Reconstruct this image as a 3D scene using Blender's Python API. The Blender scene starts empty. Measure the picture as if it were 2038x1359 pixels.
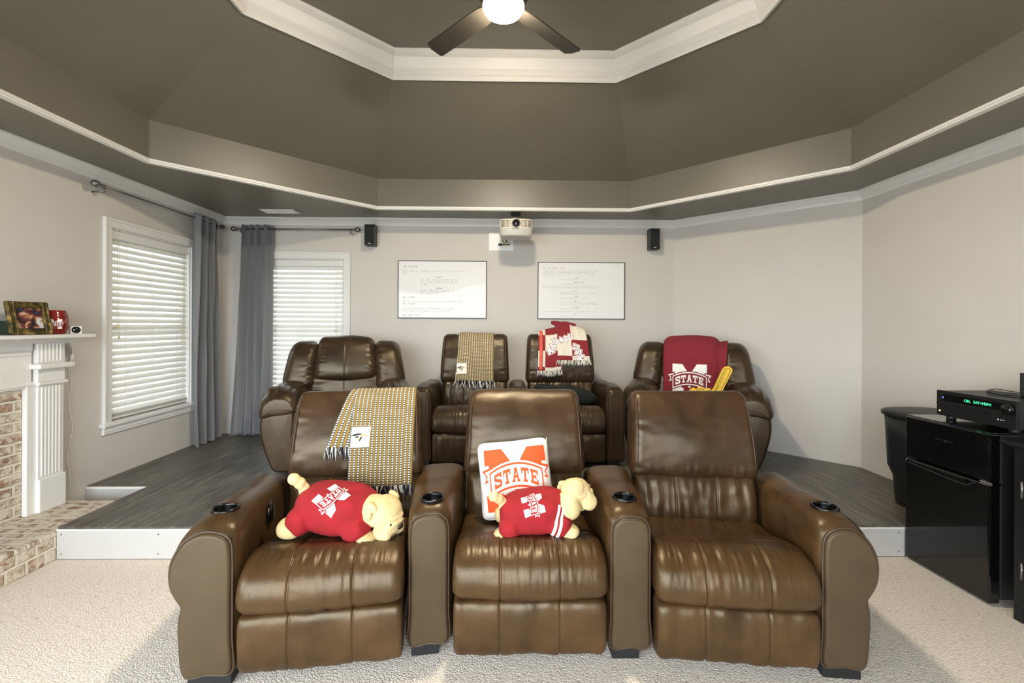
import bpy, bmesh, math, random
from mathutils import Vector, Matrix, noise
from mathutils.bvhtree import BVHTree
from math import sin, cos, pi, sqrt, exp, radians
random.seed(7)
S = bpy.context.scene
COL = S.collection

# ------------------------------------------------------------------ camera
F_PX, YAW, ROLL, VH, EYE = 905.04, -.0159, .0048, 645.5, 1.46
cam_data = bpy.data.cameras.new('camera')
cam = bpy.data.objects.new('camera', cam_data); COL.objects.link(cam)
cam_data.sensor_width = 36; cam_data.lens = F_PX/2038*36
cam_data.shift_y = (VH-679.5)/2038
cam_data.clip_start = .05
_R = Vector((cos(ROLL)*cos(YAW), cos(ROLL)*sin(YAW), sin(ROLL)))
_F = Vector((-sin(YAW), cos(YAW), 0))
_U = Vector((-sin(ROLL)*cos(YAW), -sin(ROLL)*sin(YAW), cos(ROLL)))
m = Matrix((( _R.x, _U.x, -_F.x, 0), (_R.y, _U.y, -_F.y, 0), (_R.z, _U.z, -_F.z, EYE), (0, 0, 0, 1)))
cam.matrix_world = m
S.camera = cam

# ------------------------------------------------------------------ world, lights, exposure
w = bpy.data.worlds.new('world'); S.world = w; w.use_nodes = True
bg = w.node_tree.nodes['Background']
bg.inputs['Color'].default_value = (.86, .93, 1, 1); bg.inputs['Strength'].default_value = 10.0
def portal(name, loc, rot, sx, sy):
    l = bpy.data.lights.new(name, 'AREA'); l.shape = 'RECTANGLE'; l.size = sx; l.size_y = sy; l.cycles.is_portal = True
    o = bpy.data.objects.new(name, l); COL.objects.link(o); o.location = loc; o.rotation_euler = rot; return o
# all daylight is the sky's, let in through the windows and two unseen openings shaped for light; portals only tell the renderer where the openings are
portal('portal_front', (-1.1, -1.96, 1.45), (radians(90), 0, 0), 3.8, 2.2)
portal('portal_side', (-3.40, -.4, 1.45), (radians(90), 0, radians(-90)), 2.0, 1.6)
portal('portal_left', (-3.40, 4.23, 1.45), (radians(90), 0, radians(-90)), .94, 1.6)
portal('portal_back', (-2.31, 5.42, 1.45), (radians(90), 0, radians(180)), .94, 1.6)
S.view_settings.view_transform = 'Standard'; S.view_settings.look = 'None'
S.view_settings.exposure = 0.50; S.view_settings.gamma = 1; S.view_settings.use_curve_mapping = False
FAN_POWER = 400

# ------------------------------------------------------------------ materials
def srgb(r, g, b):
    f = lambda c: (c/255)/12.92 if c/255 <= .04045 else ((c/255+.055)/1.055)**2.4
    return (f(r), f(g), f(b), 1)
def newmat(name):
    mt = bpy.data.materials.new(name); mt.use_nodes = True
    nt = mt.node_tree; return mt, nt, nt.nodes['Principled BSDF']
def N(nt, t, **kw):
    n = nt.nodes.new(t)
    for k, v in kw.items():
        if hasattr(n, k): setattr(n, k, v)
    return n
def texco(nt, kind='Object', scale=(1, 1, 1), rot=(0, 0, 0)):
    tc = N(nt, 'ShaderNodeTexCoord'); mp = N(nt, 'ShaderNodeMapping')
    mp.inputs['Scale'].default_value = scale; mp.inputs['Rotation'].default_value = rot
    nt.links.new(tc.outputs[kind], mp.inputs['Vector']); return mp.outputs['Vector']
def noise_n(nt, vec, scale, detail=4, rough=.5, dist=0):
    n = N(nt, 'ShaderNodeTexNoise'); n.inputs['Scale'].default_value = scale
    n.inputs['Detail'].default_value = detail; n.inputs['Roughness'].default_value = rough
    n.inputs['Distortion'].default_value = dist
    nt.links.new(vec, n.inputs['Vector']); return n
def ramp(nt, fac, stops):
    r = N(nt, 'ShaderNodeValToRGB'); e = r.color_ramp.elements
    while len(e) < len(stops): e.new(.5)
    for el, (p, c) in zip(e, stops): el.position = p; el.color = c
    nt.links.new(fac, r.inputs['Fac']); return r.outputs['Color']
def bump(nt, b, h, strength, dist=.01):
    n = N(nt, 'ShaderNodeBump'); n.inputs['Strength'].default_value = strength; n.inputs['Distance'].default_value = dist
    nt.links.new(h, n.inputs['Height']); nt.links.new(n.outputs['Normal'], b.inputs['Normal']); return n
def mix(nt, f, a, b):
    n = N(nt, 'ShaderNodeMix', data_type='RGBA')
    for s, i in ((f, 0), (a, 6), (b, 7)):
        if hasattr(s, 'is_output'): nt.links.new(s, n.inputs[i])
        else: n.inputs[i].default_value = s
    return n.outputs[2]
def mth(nt, op, a, b=None, c=None):
    n = N(nt, 'ShaderNodeMath', operation=op)
    for i, s in enumerate((a, b, c)):
        if s is None: continue
        if hasattr(s, 'is_output'): nt.links.new(s, n.inputs[i])
        else: n.inputs[i].default_value = s
    return n.outputs[0]
def plain(name, col, rough=.5, metal=0, var=.06, nscale=8, bmp=0, bscale=200, coat=0, spec=None):
    mt, nt, b = newmat(name)
    v = texco(nt)
    n = noise_n(nt, v, nscale)
    lo = tuple(c*(1-var) for c in col[:3])+(1,); hi = tuple(min(1, c*(1+var)) for c in col[:3])+(1,)
    nt.links.new(ramp(nt, n.outputs['Fac'], [(.3, lo), (.7, hi)]), b.inputs['Base Color'])
    b.inputs['Roughness'].default_value = rough; b.inputs['Metallic'].default_value = metal
    b.inputs['Coat Weight'].default_value = coat
    if spec is not None: b.inputs['Specular IOR Level'].default_value = spec
    if bmp:
        n2 = noise_n(nt, v, bscale, 3); bump(nt, b, n2.outputs['Fac'], bmp, .002)
    return mt
def leather(name, c1, c2, rough=.36):
    mt, nt, b = newmat(name); v = texco(nt)
    n = noise_n(nt, v, 5, 6, .6, .4)
    n2 = noise_n(nt, v, 40, 3)
    base = ramp(nt, n.outputs['Fac'], [(.32, c1), (.68, c2)])
    nt.links.new(base, b.inputs['Base Color'])
    r = mth(nt, 'MULTIPLY_ADD', n.outputs['Fac'], .22, rough-.1); nt.links.new(r, b.inputs['Roughness'])
    vo = N(nt, 'ShaderNodeTexVoronoi'); vo.inputs['Scale'].default_value = 260; nt.links.new(v, vo.inputs['Vector'])
    nb = noise_n(nt, v, 9, 5, .55)
    h = mth(nt, 'ADD', mth(nt, 'MULTIPLY', vo.outputs['Distance'], .1), mth(nt, 'MULTIPLY', nb.outputs['Fac'], .35))
    h = mth(nt, 'ADD', h, mth(nt, 'MULTIPLY', n2.outputs['Fac'], .12))
    bump(nt, b, h, .4, .008)
    b.inputs['Specular IOR Level'].default_value = .5; b.inputs['Specular Tint'].default_value = (1, .86, .62, 1)  # gold tint puts the fan's warm highlight colour into the leather
    b.inputs['Coat Weight'].default_value = .06; b.inputs['Coat Roughness'].default_value = .3
    return mt
M = {}
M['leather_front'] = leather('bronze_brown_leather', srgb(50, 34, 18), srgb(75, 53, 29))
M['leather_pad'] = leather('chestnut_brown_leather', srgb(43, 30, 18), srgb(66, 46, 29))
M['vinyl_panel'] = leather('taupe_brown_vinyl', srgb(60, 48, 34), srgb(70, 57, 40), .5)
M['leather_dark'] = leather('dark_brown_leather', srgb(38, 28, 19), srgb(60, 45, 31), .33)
M['piping'] = plain('brown_piping', srgb(70, 52, 36), .45)
M['wall'] = plain('warm_grey_wall_paint', srgb(204, 199, 191), .75, var=.015, nscale=3, bmp=.25, bscale=90)
M['ceil'] = plain('dark_olive_ceiling_paint', srgb(110, 106, 94), .38, var=.03, nscale=3, bmp=.3, bscale=110)
M['trim'] = plain('white_trim_paint', srgb(224, 223, 219), .38, var=.01)
M['white_wood'] = plain('painted_white_board', srgb(190, 187, 182), .5, var=.02)
M['black_plastic'] = plain('black_plastic', srgb(26, 28, 28), .45)
M['black_gloss'] = plain('glossy_black', srgb(9, 10, 10), .12, coat=.4)
M['black_metal'] = plain('black_metal', srgb(32, 33, 33), .35, metal=.4)
M['chrome'] = plain('chrome', srgb(210, 210, 212), .12, metal=1)
M['pewter'] = plain('pewter_grey_metal', srgb(125, 122, 118), .35, metal=.8)
M['cup_black'] = plain('cup_holder_black', srgb(6, 6, 7), .25)
M['foot'] = plain('black_block_foot', srgb(20, 20, 22), .6)
M['fan_blade'] = plain('dark_espresso_fan_blade', srgb(48, 44, 38), .4)
M['cream'] = plain('cream_plush', srgb(216, 192, 140), .95, var=.05, nscale=30, bmp=.8, bscale=300)
M['red_shirt'] = plain('red_plush_shirt', srgb(146, 18, 26), .9, var=.14, nscale=14, bmp=.6, bscale=300)
M['maroon'] = plain('maroon_fleece', srgb(126, 34, 44), .95, var=.08, nscale=20, bmp=.6, bscale=250)
M['maroon_flat'] = plain('maroon_print', srgb(126, 34, 44), .8)
M['orange'] = plain('orange_print', srgb(226, 78, 26), .8, var=.04)
M['white_print'] = plain('white_print', srgb(240, 238, 232), .8, var=.02)
M['white_cloth'] = plain('white_cotton', srgb(236, 230, 218), .9, var=.03, bmp=.4, bscale=400)
M['navy_yarn'] = plain('navy_yarn', srgb(24, 26, 42), .95)
M['white_yarn'] = plain('white_yarn', srgb(225, 222, 212), .95)
M['grey_yarn'] = plain('grey_yarn', srgb(168, 160, 150), .95)
M['salmon_yarn'] = plain('salmon_yarn', srgb(212, 96, 80), .95)
M['black_fleece'] = plain('black_fleece', srgb(17, 24, 23), .95, bmp=.5, bscale=200)
M['foam_yellow'] = plain('yellow_foam', srgb(232, 190, 66), .8, var=.03)
M['ink'] = plain('black_ink', srgb(28, 26, 22), .7)
M['gold_ink'] = plain('gold_ink', srgb(190, 160, 95), .7)
M['grey_ink'] = plain('grey_printed_letters', srgb(125, 125, 122), .8)
M['dark_ink'] = plain('dark_printed_letters', srgb(70, 70, 70), .8)
M['nose'] = plain('dark_brown_nose', srgb(40, 26, 20), .4)
M['white_plastic'] = plain('white_plastic', srgb(236, 236, 234), .35, var=.01)
M['proj_grey'] = plain('light_grey_plastic', srgb(190, 187, 180), .4, var=.02)
M['proj_cream'] = plain('cream_plastic', srgb(238, 228, 208), .4, var=.02)
M['vent_dark'] = plain('dark_slots', srgb(58, 50, 40), .6)
M['speaker_cloth'] = plain('black_speaker_grille', srgb(30, 34, 33), .9, bmp=.5, bscale=500)
M['photo_dark'] = plain('dark_green_backing', srgb(14, 40, 28), .6)
M['brass'] = plain('yellowed_tassel', srgb(205, 185, 130), .5)
def emis(name, col, s):
    mt, nt, b = newmat(name); b.inputs['Base Color'].default_value = col
    b.inputs['Emission Color'].default_value = col; b.inputs['Emission Strength'].default_value = s; return mt
M['lamp'] = emis('lit_opal_glass', (1, .86, .66, 1), FAN_POWER)
M['led_green'] = emis('green_display', srgb(60, 240, 150), 1.6)
M['led_blue'] = emis('blue_led', srgb(90, 90, 255), 3)
M['led_amber'] = emis('amber_led', srgb(255, 230, 140), 2)
M['lawn'] = plain('dull_green_lawn', srgb(112, 112, 106), .95, var=.2, nscale=2)
# carpet
mt, nt, b = newmat('berber_carpet'); v = texco(nt)
vo = N(nt, 'ShaderNodeTexVoronoi'); vo.inputs['Scale'].default_value = 150; nt.links.new(v, vo.inputs['Vector'])
n = noise_n(nt, v, 85, 5, .7); n2 = noise_n(nt, v, 2.2, 2)
c = ramp(nt, n.outputs['Fac'], [(.30, srgb(170, 140, 116)), (.40, srgb(208, 197, 182)), (.60, srgb(224, 217, 206))])
c = mix(nt, mth(nt, 'MULTIPLY', n2.outputs['Fac'], .2), c, srgb(215, 203, 186))
nt.links.new(c, b.inputs['Base Color']); b.inputs['Roughness'].default_value = .95
h = mth(nt, 'SUBTRACT', mth(nt, 'MULTIPLY', n.outputs['Fac'], .8), vo.outputs['Distance'])
nf = noise_n(nt, v, 38, 3, .6)
c = mix(nt, ramp(nt, nf.outputs['Fac'], [(.60, (0, 0, 0, 1)), (.70, (.55, .55, .55, 1))]), c, srgb(160, 132, 108))
nt.links.new(c, b.inputs['Base Color'])
bump(nt, b, h, .5, .008); M['carpet'] = mt
# stained plywood deck
mt, nt, b = newmat('dark_stained_plywood')
v = texco(nt, scale=(9, .9, 9)); n = noise_n(nt, v, 2.6, 8, .65, 1.6)
v2 = texco(nt); n2 = noise_n(nt, v2, 1.3, 4)
c = ramp(nt, n.outputs['Fac'], [(.3, srgb(56, 54, 50)), (.5, srgb(88, 85, 78)), (.68, srgb(136, 130, 116))])
c = mix(nt, mth(nt, 'MULTIPLY', n2.outputs['Fac'], .5), c, srgb(74, 66, 55))
nt.links.new(c, b.inputs['Base Color']); b.inputs['Roughness'].default_value = .4
bump(nt, b, n.outputs['Fac'], .3, .004); M['deck'] = mt
# white-smeared brick
def brickmat(name, ax, bw=.2, rh=.068):
    mt, nt, b = newmat(name); tc = N(nt, 'ShaderNodeTexCoord'); sp = N(nt, 'ShaderNodeSeparateXYZ'); mp = N(nt, 'ShaderNodeCombineXYZ')
    nt.links.new(tc.outputs['Object'], sp.inputs[0])
    for k in range(3): nt.links.new(sp.outputs[ax[k]], mp.inputs[k])
    nz = noise_n(nt, mp.outputs['Vector'], 14, 3); ad = N(nt, 'ShaderNodeVectorMath', operation='MULTIPLY_ADD')
    nt.links.new(nz.outputs['Color'], ad.inputs[0]); ad.inputs[1].default_value = (.016, .016, 0)
    nt.links.new(mp.outputs['Vector'], ad.inputs[2])
    br = N(nt, 'ShaderNodeTexBrick'); nt.links.new(ad.outputs[0], br.inputs['Vector'])
    br.inputs['Scale'].default_value = 1; br.inputs['Brick Width'].default_value = bw; br.inputs['Row Height'].default_value = rh
    br.inputs['Mortar Size'].default_value = .011; br.inputs['Mortar Smooth'].default_value = .4
    br.inputs['Color1'].default_value = srgb(142, 102, 76); br.inputs['Color2'].default_value = srgb(128, 104, 82)
    br.inputs['Mortar'].default_value = srgb(214, 206, 190)
    n2 = noise_n(nt, mp.outputs['Vector'], 15, 6, .7, .5)
    sm = ramp(nt, n2.outputs['Fac'], [(.39, (0, 0, 0, 1)), (.56, (.92, .92, .92, 1))])
    c = mix(nt, sm, br.outputs['Color'], srgb(212, 203, 185))
    nt.links.new(c, b.inputs['Base Color']); b.inputs['Roughness'].default_value = .85
    h = mth(nt, 'MULTIPLY_ADD', n2.outputs['Fac'], .5, mth(nt, 'MULTIPLY', br.outputs['Fac'], -.6))
    bump(nt, b, h, .9, .015); return mt
M['brick_wall'] = brickmat('whitewashed_brick_upright', (1, 2, 0))
M['brick_face'] = brickmat('whitewashed_brick_face', (1, 2, 0), bw=.11, rh=.0875)
M['brick_top'] = brickmat('whitewashed_brick_top', (0, 1, 2), bw=.2, rh=.07)
# blind slat: thin white faux wood with a little translucency
def translucent(name, col, w_):
    mt, nt, b = newmat(name); b.inputs['Base Color'].default_value = col; b.inputs['Roughness'].default_value = .45
    t = N(nt, 'ShaderNodeBsdfTranslucent'); t.inputs['Color'].default_value = col
    mx = N(nt, 'ShaderNodeMixShader'); mx.inputs[0].default_value = w_
    nt.links.new(b.outputs[0], mx.inputs[1]); nt.links.new(t.outputs[0], mx.inputs[2])
    nt.links.new(mx.outputs[0], nt.nodes['Material Output'].inputs['Surface']); return mt, nt, b
M['slat'] = translucent('white_blind_slat', srgb(232, 232, 226), .14)[0]
mt, nt, b = translucent('grey_curtain_fabric', srgb(168, 169, 170), .12)
v = texco(nt, scale=(1, 1, 1)); n = noise_n(nt, v, 400, 2); bump(nt, b, n.outputs['Fac'], .3, .001); b.inputs['Roughness'].default_value = .8
b.inputs['Sheen Weight'].default_value = .3
M['curtain'] = mt
# window glass (thin): fresnel mix of clear and mirror
mt = bpy.data.materials.new('window_glass'); mt.use_nodes = True; nt = mt.node_tree; nt.nodes.clear()
out = N(nt, 'ShaderNodeOutputMaterial'); tr = N(nt, 'ShaderNodeBsdfTransparent'); gl = N(nt, 'ShaderNodeBsdfGlossy')
gl.inputs['Roughness'].default_value = .02; fr = N(nt, 'ShaderNodeFresnel'); mx = N(nt, 'ShaderNodeMixShader')
nt.links.new(fr.outputs[0], mx.inputs[0]); nt.links.new(tr.outputs[0], mx.inputs[1]); nt.links.new(gl.outputs[0], mx.inputs[2])
nt.links.new(mx.outputs[0], out.inputs[0]); M['glass'] = mt
# poster paper under wavy acrylic
mt, nt, b = newmat('poster_paper_under_acrylic'); v = texco(nt)
b.inputs['Base Color'].default_value = srgb(232, 232, 230); b.inputs['Roughness'].default_value = .6
b.inputs['Coat Weight'].default_value = .3; b.inputs['Coat Roughness'].default_value = .03
n = noise_n(nt, v, 1.6, 1); bp = N(nt, 'ShaderNodeBump'); bp.inputs['Strength'].default_value = .35; bp.inputs['Distance'].default_value = .05
nt.links.new(n.outputs['Fac'], bp.inputs['Height']); nt.links.new(bp.outputs['Normal'], b.inputs['Coat Normal']); M['poster'] = mt
# knit scarf, UV in metres
def knit(name):
    mt, nt, b = newmat(name); tc = N(nt, 'ShaderNodeTexCoord'); sp = N(nt, 'ShaderNodeSeparateXYZ'); nt.links.new(tc.outputs['UV'], sp.inputs[0])
    px, py = .022, .0125
    fu = mth(nt, 'FRACT', mth(nt, 'DIVIDE', sp.outputs[0], px)); fv = mth(nt, 'FRACT', mth(nt, 'DIVIDE', sp.outputs[1], py))
    du = mth(nt, 'MULTIPLY', mth(nt, 'SUBTRACT', fu, .3), px/.0046); dv = mth(nt, 'MULTIPLY', mth(nt, 'SUBTRACT', fv, .5), py/.0036)
    dot = mth(nt, 'LESS_THAN', mth(nt, 'ADD', mth(nt, 'MULTIPLY', du, du), mth(nt, 'MULTIPLY', dv, dv)), 1)
    dk = mth(nt, 'LESS_THAN', mth(nt, 'ABSOLUTE', mth(nt, 'SUBTRACT', fu, .3)), .27)
    fv2 = mth(nt, 'FRACT', mth(nt, 'DIVIDE', sp.outputs[1], py/2))
    gold = mix(nt, mth(nt, 'MULTIPLY', fv2, .5), srgb(150, 120, 48), srgb(96, 82, 52))
    c = mix(nt, dk, gold, srgb(52, 52, 58)); c = mix(nt, dot, c, srgb(236, 230, 206))
    nt.links.new(c, b.inputs['Base Color']); b.inputs['Roughness'].default_value = .95
    h = mth(nt, 'SUBTRACT', mth(nt, 'ABSOLUTE', mth(nt, 'SUBTRACT', fu, .5)), mth(nt, 'MULTIPLY', dot, -.5))
    bump(nt, b, h, .6, .004); return mt
M['knit'] = knit('gold_navy_white_knit')
def checker(name):
    mt, nt, b = newmat(name); tc = N(nt, 'ShaderNodeTexCoord'); ck = N(nt, 'ShaderNodeTexChecker')
    nt.links.new(tc.outputs['UV'], ck.inputs['Vector']); ck.inputs['Scale'].default_value = 1
    ck.inputs['Color1'].default_value = srgb(126, 34, 40); ck.inputs['Color2'].default_value = srgb(212, 203, 186)
    nt.links.new(ck.outputs['Color'], b.inputs['Base Color']); b.inputs['Roughness'].default_value = .95
    n = noise_n(nt, tc.outputs['Object'], 300, 2); bump(nt, b, n.outputs['Fac'], .5, .002); return mt
M['check'] = checker('maroon_cream_check_throw')
# gilt frame with dark antique patches
mt, nt, b = newmat('antique_gilt_wood'); v = texco(nt); n = noise_n(nt, v, 30, 6, .7)
nt.links.new(ramp(nt, n.outputs['Fac'], [(.38, srgb(34, 36, 18)), (.52, srgb(96, 80, 36)), (.66, srgb(176, 146, 84))]), b.inputs['Base Color'])
b.inputs['Roughness'].default_value = .35; b.inputs['Metallic'].default_value = .4; M['gilt'] = mt
mt, nt, b = newmat('blurred_snapshot'); v = texco(nt, scale=(1, 1, 1)); n = noise_n(nt, v, 17, 2, .4, .6)
nt.links.new(ramp(nt, n.outputs['Fac'], [(.28, srgb(60, 90, 140)), (.4, srgb(40, 26, 22)), (.5, srgb(110, 60, 60)), (.57, srgb(190, 140, 96)), (.66, srgb(200, 205, 215))]), b.inputs['Base Color'])
b.inputs['Roughness'].default_value = .2; M['snapshot'] = mt
M['jar_red'] = plain('glazed_dark_red_ceramic', srgb(120, 26, 20), .12, coat=.6)

# ------------------------------------------------------------------ mesh helpers
def finish(name, me, mat, parent=None, smooth=True, label=None):
    me.name = name
    for k in (mat if isinstance(mat, (list, tuple)) else [mat]): me.materials.append(M[k] if isinstance(k, str) else k)
    if smooth:
        me.polygons.foreach_set('use_smooth', [True]*len(me.polygons))
    o = bpy.data.objects.new(name, me); COL.objects.link(o)
    if parent: o.parent = parent
    if label: o['label'] = label
    return o
def from_bm(name, bm, mat, parent=None, smooth=False, label=None, normals=True):
    if normals: bmesh.ops.recalc_face_normals(bm, faces=bm.faces)
    me = bpy.data.meshes.new(name); bm.to_mesh(me); bm.free()
    return finish(name, me, mat, parent, smooth, label)
def thing(name, label, cat, loc=(0, 0, 0), rz=0, group=None):
    o = bpy.data.objects.new(name, None); COL.objects.link(o); o.location = loc; o.rotation_euler = (0, 0, rz)
    o['label'] = label; o['category'] = cat
    if group: o['group'] = group
    o.empty_display_size = .1
    return o
def tag(o, label, cat, group=None):
    o['label'] = label; o['category'] = cat
    if group: o['group'] = group
    return o
def struct(o): o['kind'] = 'structure'; return o
def box(bm, c, s, bev=0, rot=None, seg=2):
    g = bmesh.ops.create_cube(bm, size=1)['verts']
    mtx = Matrix.Translation(c) @ (rot.to_4x4() if rot else Matrix()) @ Matrix.Diagonal((s[0], s[1], s[2], 1))
    bmesh.ops.transform(bm, matrix=mtx, verts=g)
    if bev:
        es = list({e for v in g for e in v.link_edges})
        bmesh.ops.bevel(bm, geom=es, offset=bev, segments=seg, affect='EDGES', profile=.5)
def bx(bm, x0, x1, y0, y1, z0, z1, bev=0): box(bm, ((x0+x1)/2, (y0+y1)/2, (z0+z1)/2), (abs(x1-x0), abs(y1-y0), abs(z1-z0)), bev)
def tube(bm, pts, r, n=8, closed=False, caps=True):
    pts = [Vector(p) for p in pts]; rings = []
    L = len(pts); up = Vector((0, 0, 1)); pn = None
    for i, p in enumerate(pts):
        if closed: t = pts[(i+1) % L]-pts[i-1]
        else: t = pts[min(i+1, L-1)]-pts[max(i-1, 0)]
        t.normalize()
        if pn is None:
            a = up if abs(t.z) < .9 else Vector((1, 0, 0)); nn = t.cross(a).normalized()
        else: nn = (pn-t*pn.dot(t)).normalized()
        pn = nn; bb = t.cross(nn); rr = r[i] if isinstance(r, (list, tuple)) else r
        rings.append([bm.verts.new(p+(nn*cos(2*pi*k/n)+bb*sin(2*pi*k/n))*rr) for k in range(n)])
    for i in range(L if closed else L-1):
        a, b2 = rings[i], rings[(i+1) % L]
        for k in range(n): bm.faces.new((a[k], a[(k+1) % n], b2[(k+1) % n], b2[k]))
    if caps and not closed: bm.faces.new(rings[0][::-1]); bm.faces.new(rings[-1])
def lathe(bm, prof, n=32, mtx=Matrix()):
    rings = []
    for r, z in prof: rings.append([bm.verts.new(mtx @ Vector((r*cos(2*pi*k/n), r*sin(2*pi*k/n), z))) for k in range(n)])
    for a, b2 in zip(rings, rings[1:]):
        for k in range(n): bm.faces.new((a[k], a[(k+1) % n], b2[(k+1) % n], b2[k]))
    for rg, fl in ((rings[0], True), (rings[-1], False)):
        if (rg[0].co-rg[n//2].co).length > 1e-6: bm.faces.new(rg[::-1] if fl else rg)
def prism(bm, pts, a0, a1, axis='y'):
    def P(p, a):
        return {'y': (p[0], a, p[1]), 'x': (a, p[0], p[1]), 'z': (p[0], p[1], a)}[axis]
    A = [bm.verts.new(P(p, a0)) for p in pts]; B = [bm.verts.new(P(p, a1)) for p in pts]
    bm.faces.new(A); bm.faces.new(B[::-1]); n = len(pts)
    for i in range(n): bm.faces.new((A[i], B[i], B[(i+1) % n], A[(i+1) % n]))
def catmull(pts, per=8, closed=True):
    out = []; n = len(pts)
    for i in range(n if closed else n-1):
        p = [Vector(pts[(i+j) % n]) if closed else Vector(pts[min(max(i+j, 0), n-1)]) for j in (-1, 0, 1, 2)]
        for k in range(per):
            t = k/per
            out.append(.5*((2*p[1])+(-p[0]+p[2])*t+(2*p[0]-5*p[1]+4*p[2]-p[3])*t*t+(-p[0]+3*p[1]-3*p[2]+p[3])*t**3))
    if not closed: out.append(Vector(pts[-1]))
    return out
def resample(pts, n):
    P = pts+[pts[0]]; L = [0]
    for a, b2 in zip(P, P[1:]): L.append(L[-1]+(b2-a).length)
    out = []; j = 0
    for i in range(n):
        s = L[-1]*i/n
        while L[j+1] < s: j += 1
        t = (s-L[j])/max(1e-9, L[j+1]-L[j]); out.append(P[j].lerp(P[j+1], t))
    return out
def slab(name, prof, x0, x1, R, mat, parent, axis='x', nx=56, npf=110, disp=None, xf=None, Rin=None, label=None):
    """closed 2D profile swept along an axis, ends rounded by insetting the profile; disp(pos,normal)->offset along normal."""
    pr = resample(catmull([Vector((p[0], p[1], 0)) for p in prof], 8), npf)
    ar = sum(pr[i].x*pr[(i+1) % npf].y-pr[(i+1) % npf].x*pr[i].y for i in range(npf))
    nr = []
    for i in range(npf):
        t = (pr[(i+1) % npf]-pr[i-1]).normalized(); nr.append(Vector((t.y, -t.x, 0))*(1 if ar > 0 else -1))
    Rin = Rin or R; ts = []
    for i in range(9): a = pi/2*i/8; ts.append((x0+R*(1-cos(a)) if False else x0+R*(1-cos(a)), Rin*(1-sin(a))))
    ins = [(x0+R*(1-cos(pi/2*i/8)), Rin*(1-sin(pi/2*i/8))) for i in range(9)]
    ins += [(x0+R+(x1-x0-2*R)*i/(nx), 0) for i in range(1, nx)]
    ins += [(x1-R*(1-cos(pi/2*i/8)), Rin*(1-sin(pi/2*i/8))) for i in range(8, -1, -1)]
    V = []; Fc = []
    for (x, s) in ins:
        for i in range(npf):
            p = pr[i]-nr[i]*s
            if axis == 'x': q = Vector((x, p.x, p.y)); nn = Vector((0, nr[i].x, nr[i].y))
            elif axis == 'y': q = Vector((p.x, x, p.y)); nn = Vector((nr[i].x, 0, nr[i].y))
            else: q = Vector((p.x, p.y, x)); nn = Vector((nr[i].x, nr[i].y, 0))
            if disp: q = q+nn*disp(q, nn)
            if xf: q = xf(q)
            V.append(q)
    m_ = len(ins)
    for j in range(m_-1):
        for i in range(npf):
            a = j*npf+i; b2 = j*npf+(i+1) % npf; Fc.append((a, b2, b2+npf, a+npf))
    c0 = len(V); V.append(sum(V[:npf], Vector())/npf); c1 = len(V); V.append(sum(V[(m_-1)*npf:m_*npf], Vector())/npf)
    for i in range(npf):
        Fc.append((c0, (i+1) % npf, i)); Fc.append((c1, (m_-1)*npf+i, (m_-1)*npf+(i+1) % npf))
    bm = bmesh.new(); vs = [bm.verts.new(v) for v in V]
    for f in Fc: bm.faces.new([vs[k] for k in f])
    return from_bm(name, bm, mat, parent, True, label)
def blob_verts(sx, sy, sz, e=4, n=14, fn=None):
    """superquadric block; returns verts, faces"""
    bm = bmesh.new(); bmesh.ops.create_cube(bm, size=2)
    bmesh.ops.subdivide_edges(bm, edges=bm.edges, cuts=n, use_grid_fill=True)
    for v in bm.verts:
        p = v.co; l = (abs(p.x)**e+abs(p.y)**e+abs(p.z)**e)**(1/e)
        q = p/l
        q = Vector((q.x*sx, q.y*sy, q.z*sz)); v.co = fn(q) if fn else q
    return bm
def blob(name, c, s, mat, parent=None, e=4, n=14, rot=None, fn=None, label=None):
    bm = blob_verts(s[0]/2, s[1]/2, s[2]/2, e, n, fn)
    bmesh.ops.transform(bm, matrix=Matrix.Translation(c) @ (rot.to_4x4() if rot else Matrix()), verts=bm.verts)
    return from_bm(name, bm, mat, parent, True, label)
def evaluated(o):
    dg = bpy.context.evaluated_depsgraph_get(); dg.update(); me = bpy.data.meshes.new_from_object(o.evaluated_get(dg)); return me
def fuse(name, parts, mat, parent, voxel=.006, smooth=6, label=None):
    """parts: (centre, size, exponent, rotation) blobs fused into one continuous skin"""
    bm = bmesh.new()
    for c, s, e, r in parts:
        b2 = blob_verts(s[0]/2, s[1]/2, s[2]/2, e, 8)
        bmesh.ops.transform(b2, matrix=Matrix.Translation(c) @ (r.to_4x4() if r else Matrix()), verts=b2.verts)
        me = bpy.data.meshes.new('t'); b2.to_mesh(me); b2.free(); bm.from_mesh(me); bpy.data.meshes.remove(me)
    me = bpy.data.meshes.new('t'); bm.to_mesh(me); bm.free(); o = bpy.data.objects.new('t', me); COL.objects.link(o)
    md = o.modifiers.new('r', 'REMESH'); md.mode = 'VOXEL'; md.voxel_size = voxel
    sm = o.modifiers.new('s', 'SMOOTH'); sm.iterations = smooth; sm.factor = .7
    m2 = evaluated(o); bpy.data.objects.remove(o)
    return finish(name, m2, mat, parent, True, label)
def boolean_cut(o, cutter_bm):
    me = bpy.data.meshes.new('c'); bmesh.ops.recalc_face_normals(cutter_bm, faces=cutter_bm.faces); cutter_bm.to_mesh(me); cutter_bm.free(); c = bpy.data.objects.new('c', me); COL.objects.link(c)
    par = o.parent; o.parent = None
    md = o.modifiers.new('b', 'BOOLEAN'); md.operation = 'DIFFERENCE'; md.object = c; md.solver = 'EXACT'
    m2 = evaluated(o); o.modifiers.clear(); o.data = m2; o.parent = par; bpy.data.objects.remove(c)
    m2.polygons.foreach_set('use_smooth', [True]*len(m2.polygons)); return o
def E3(x=0, y=0, z=0):
    from mathutils import Euler
    return Euler((x, y, z)).to_matrix()
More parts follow.
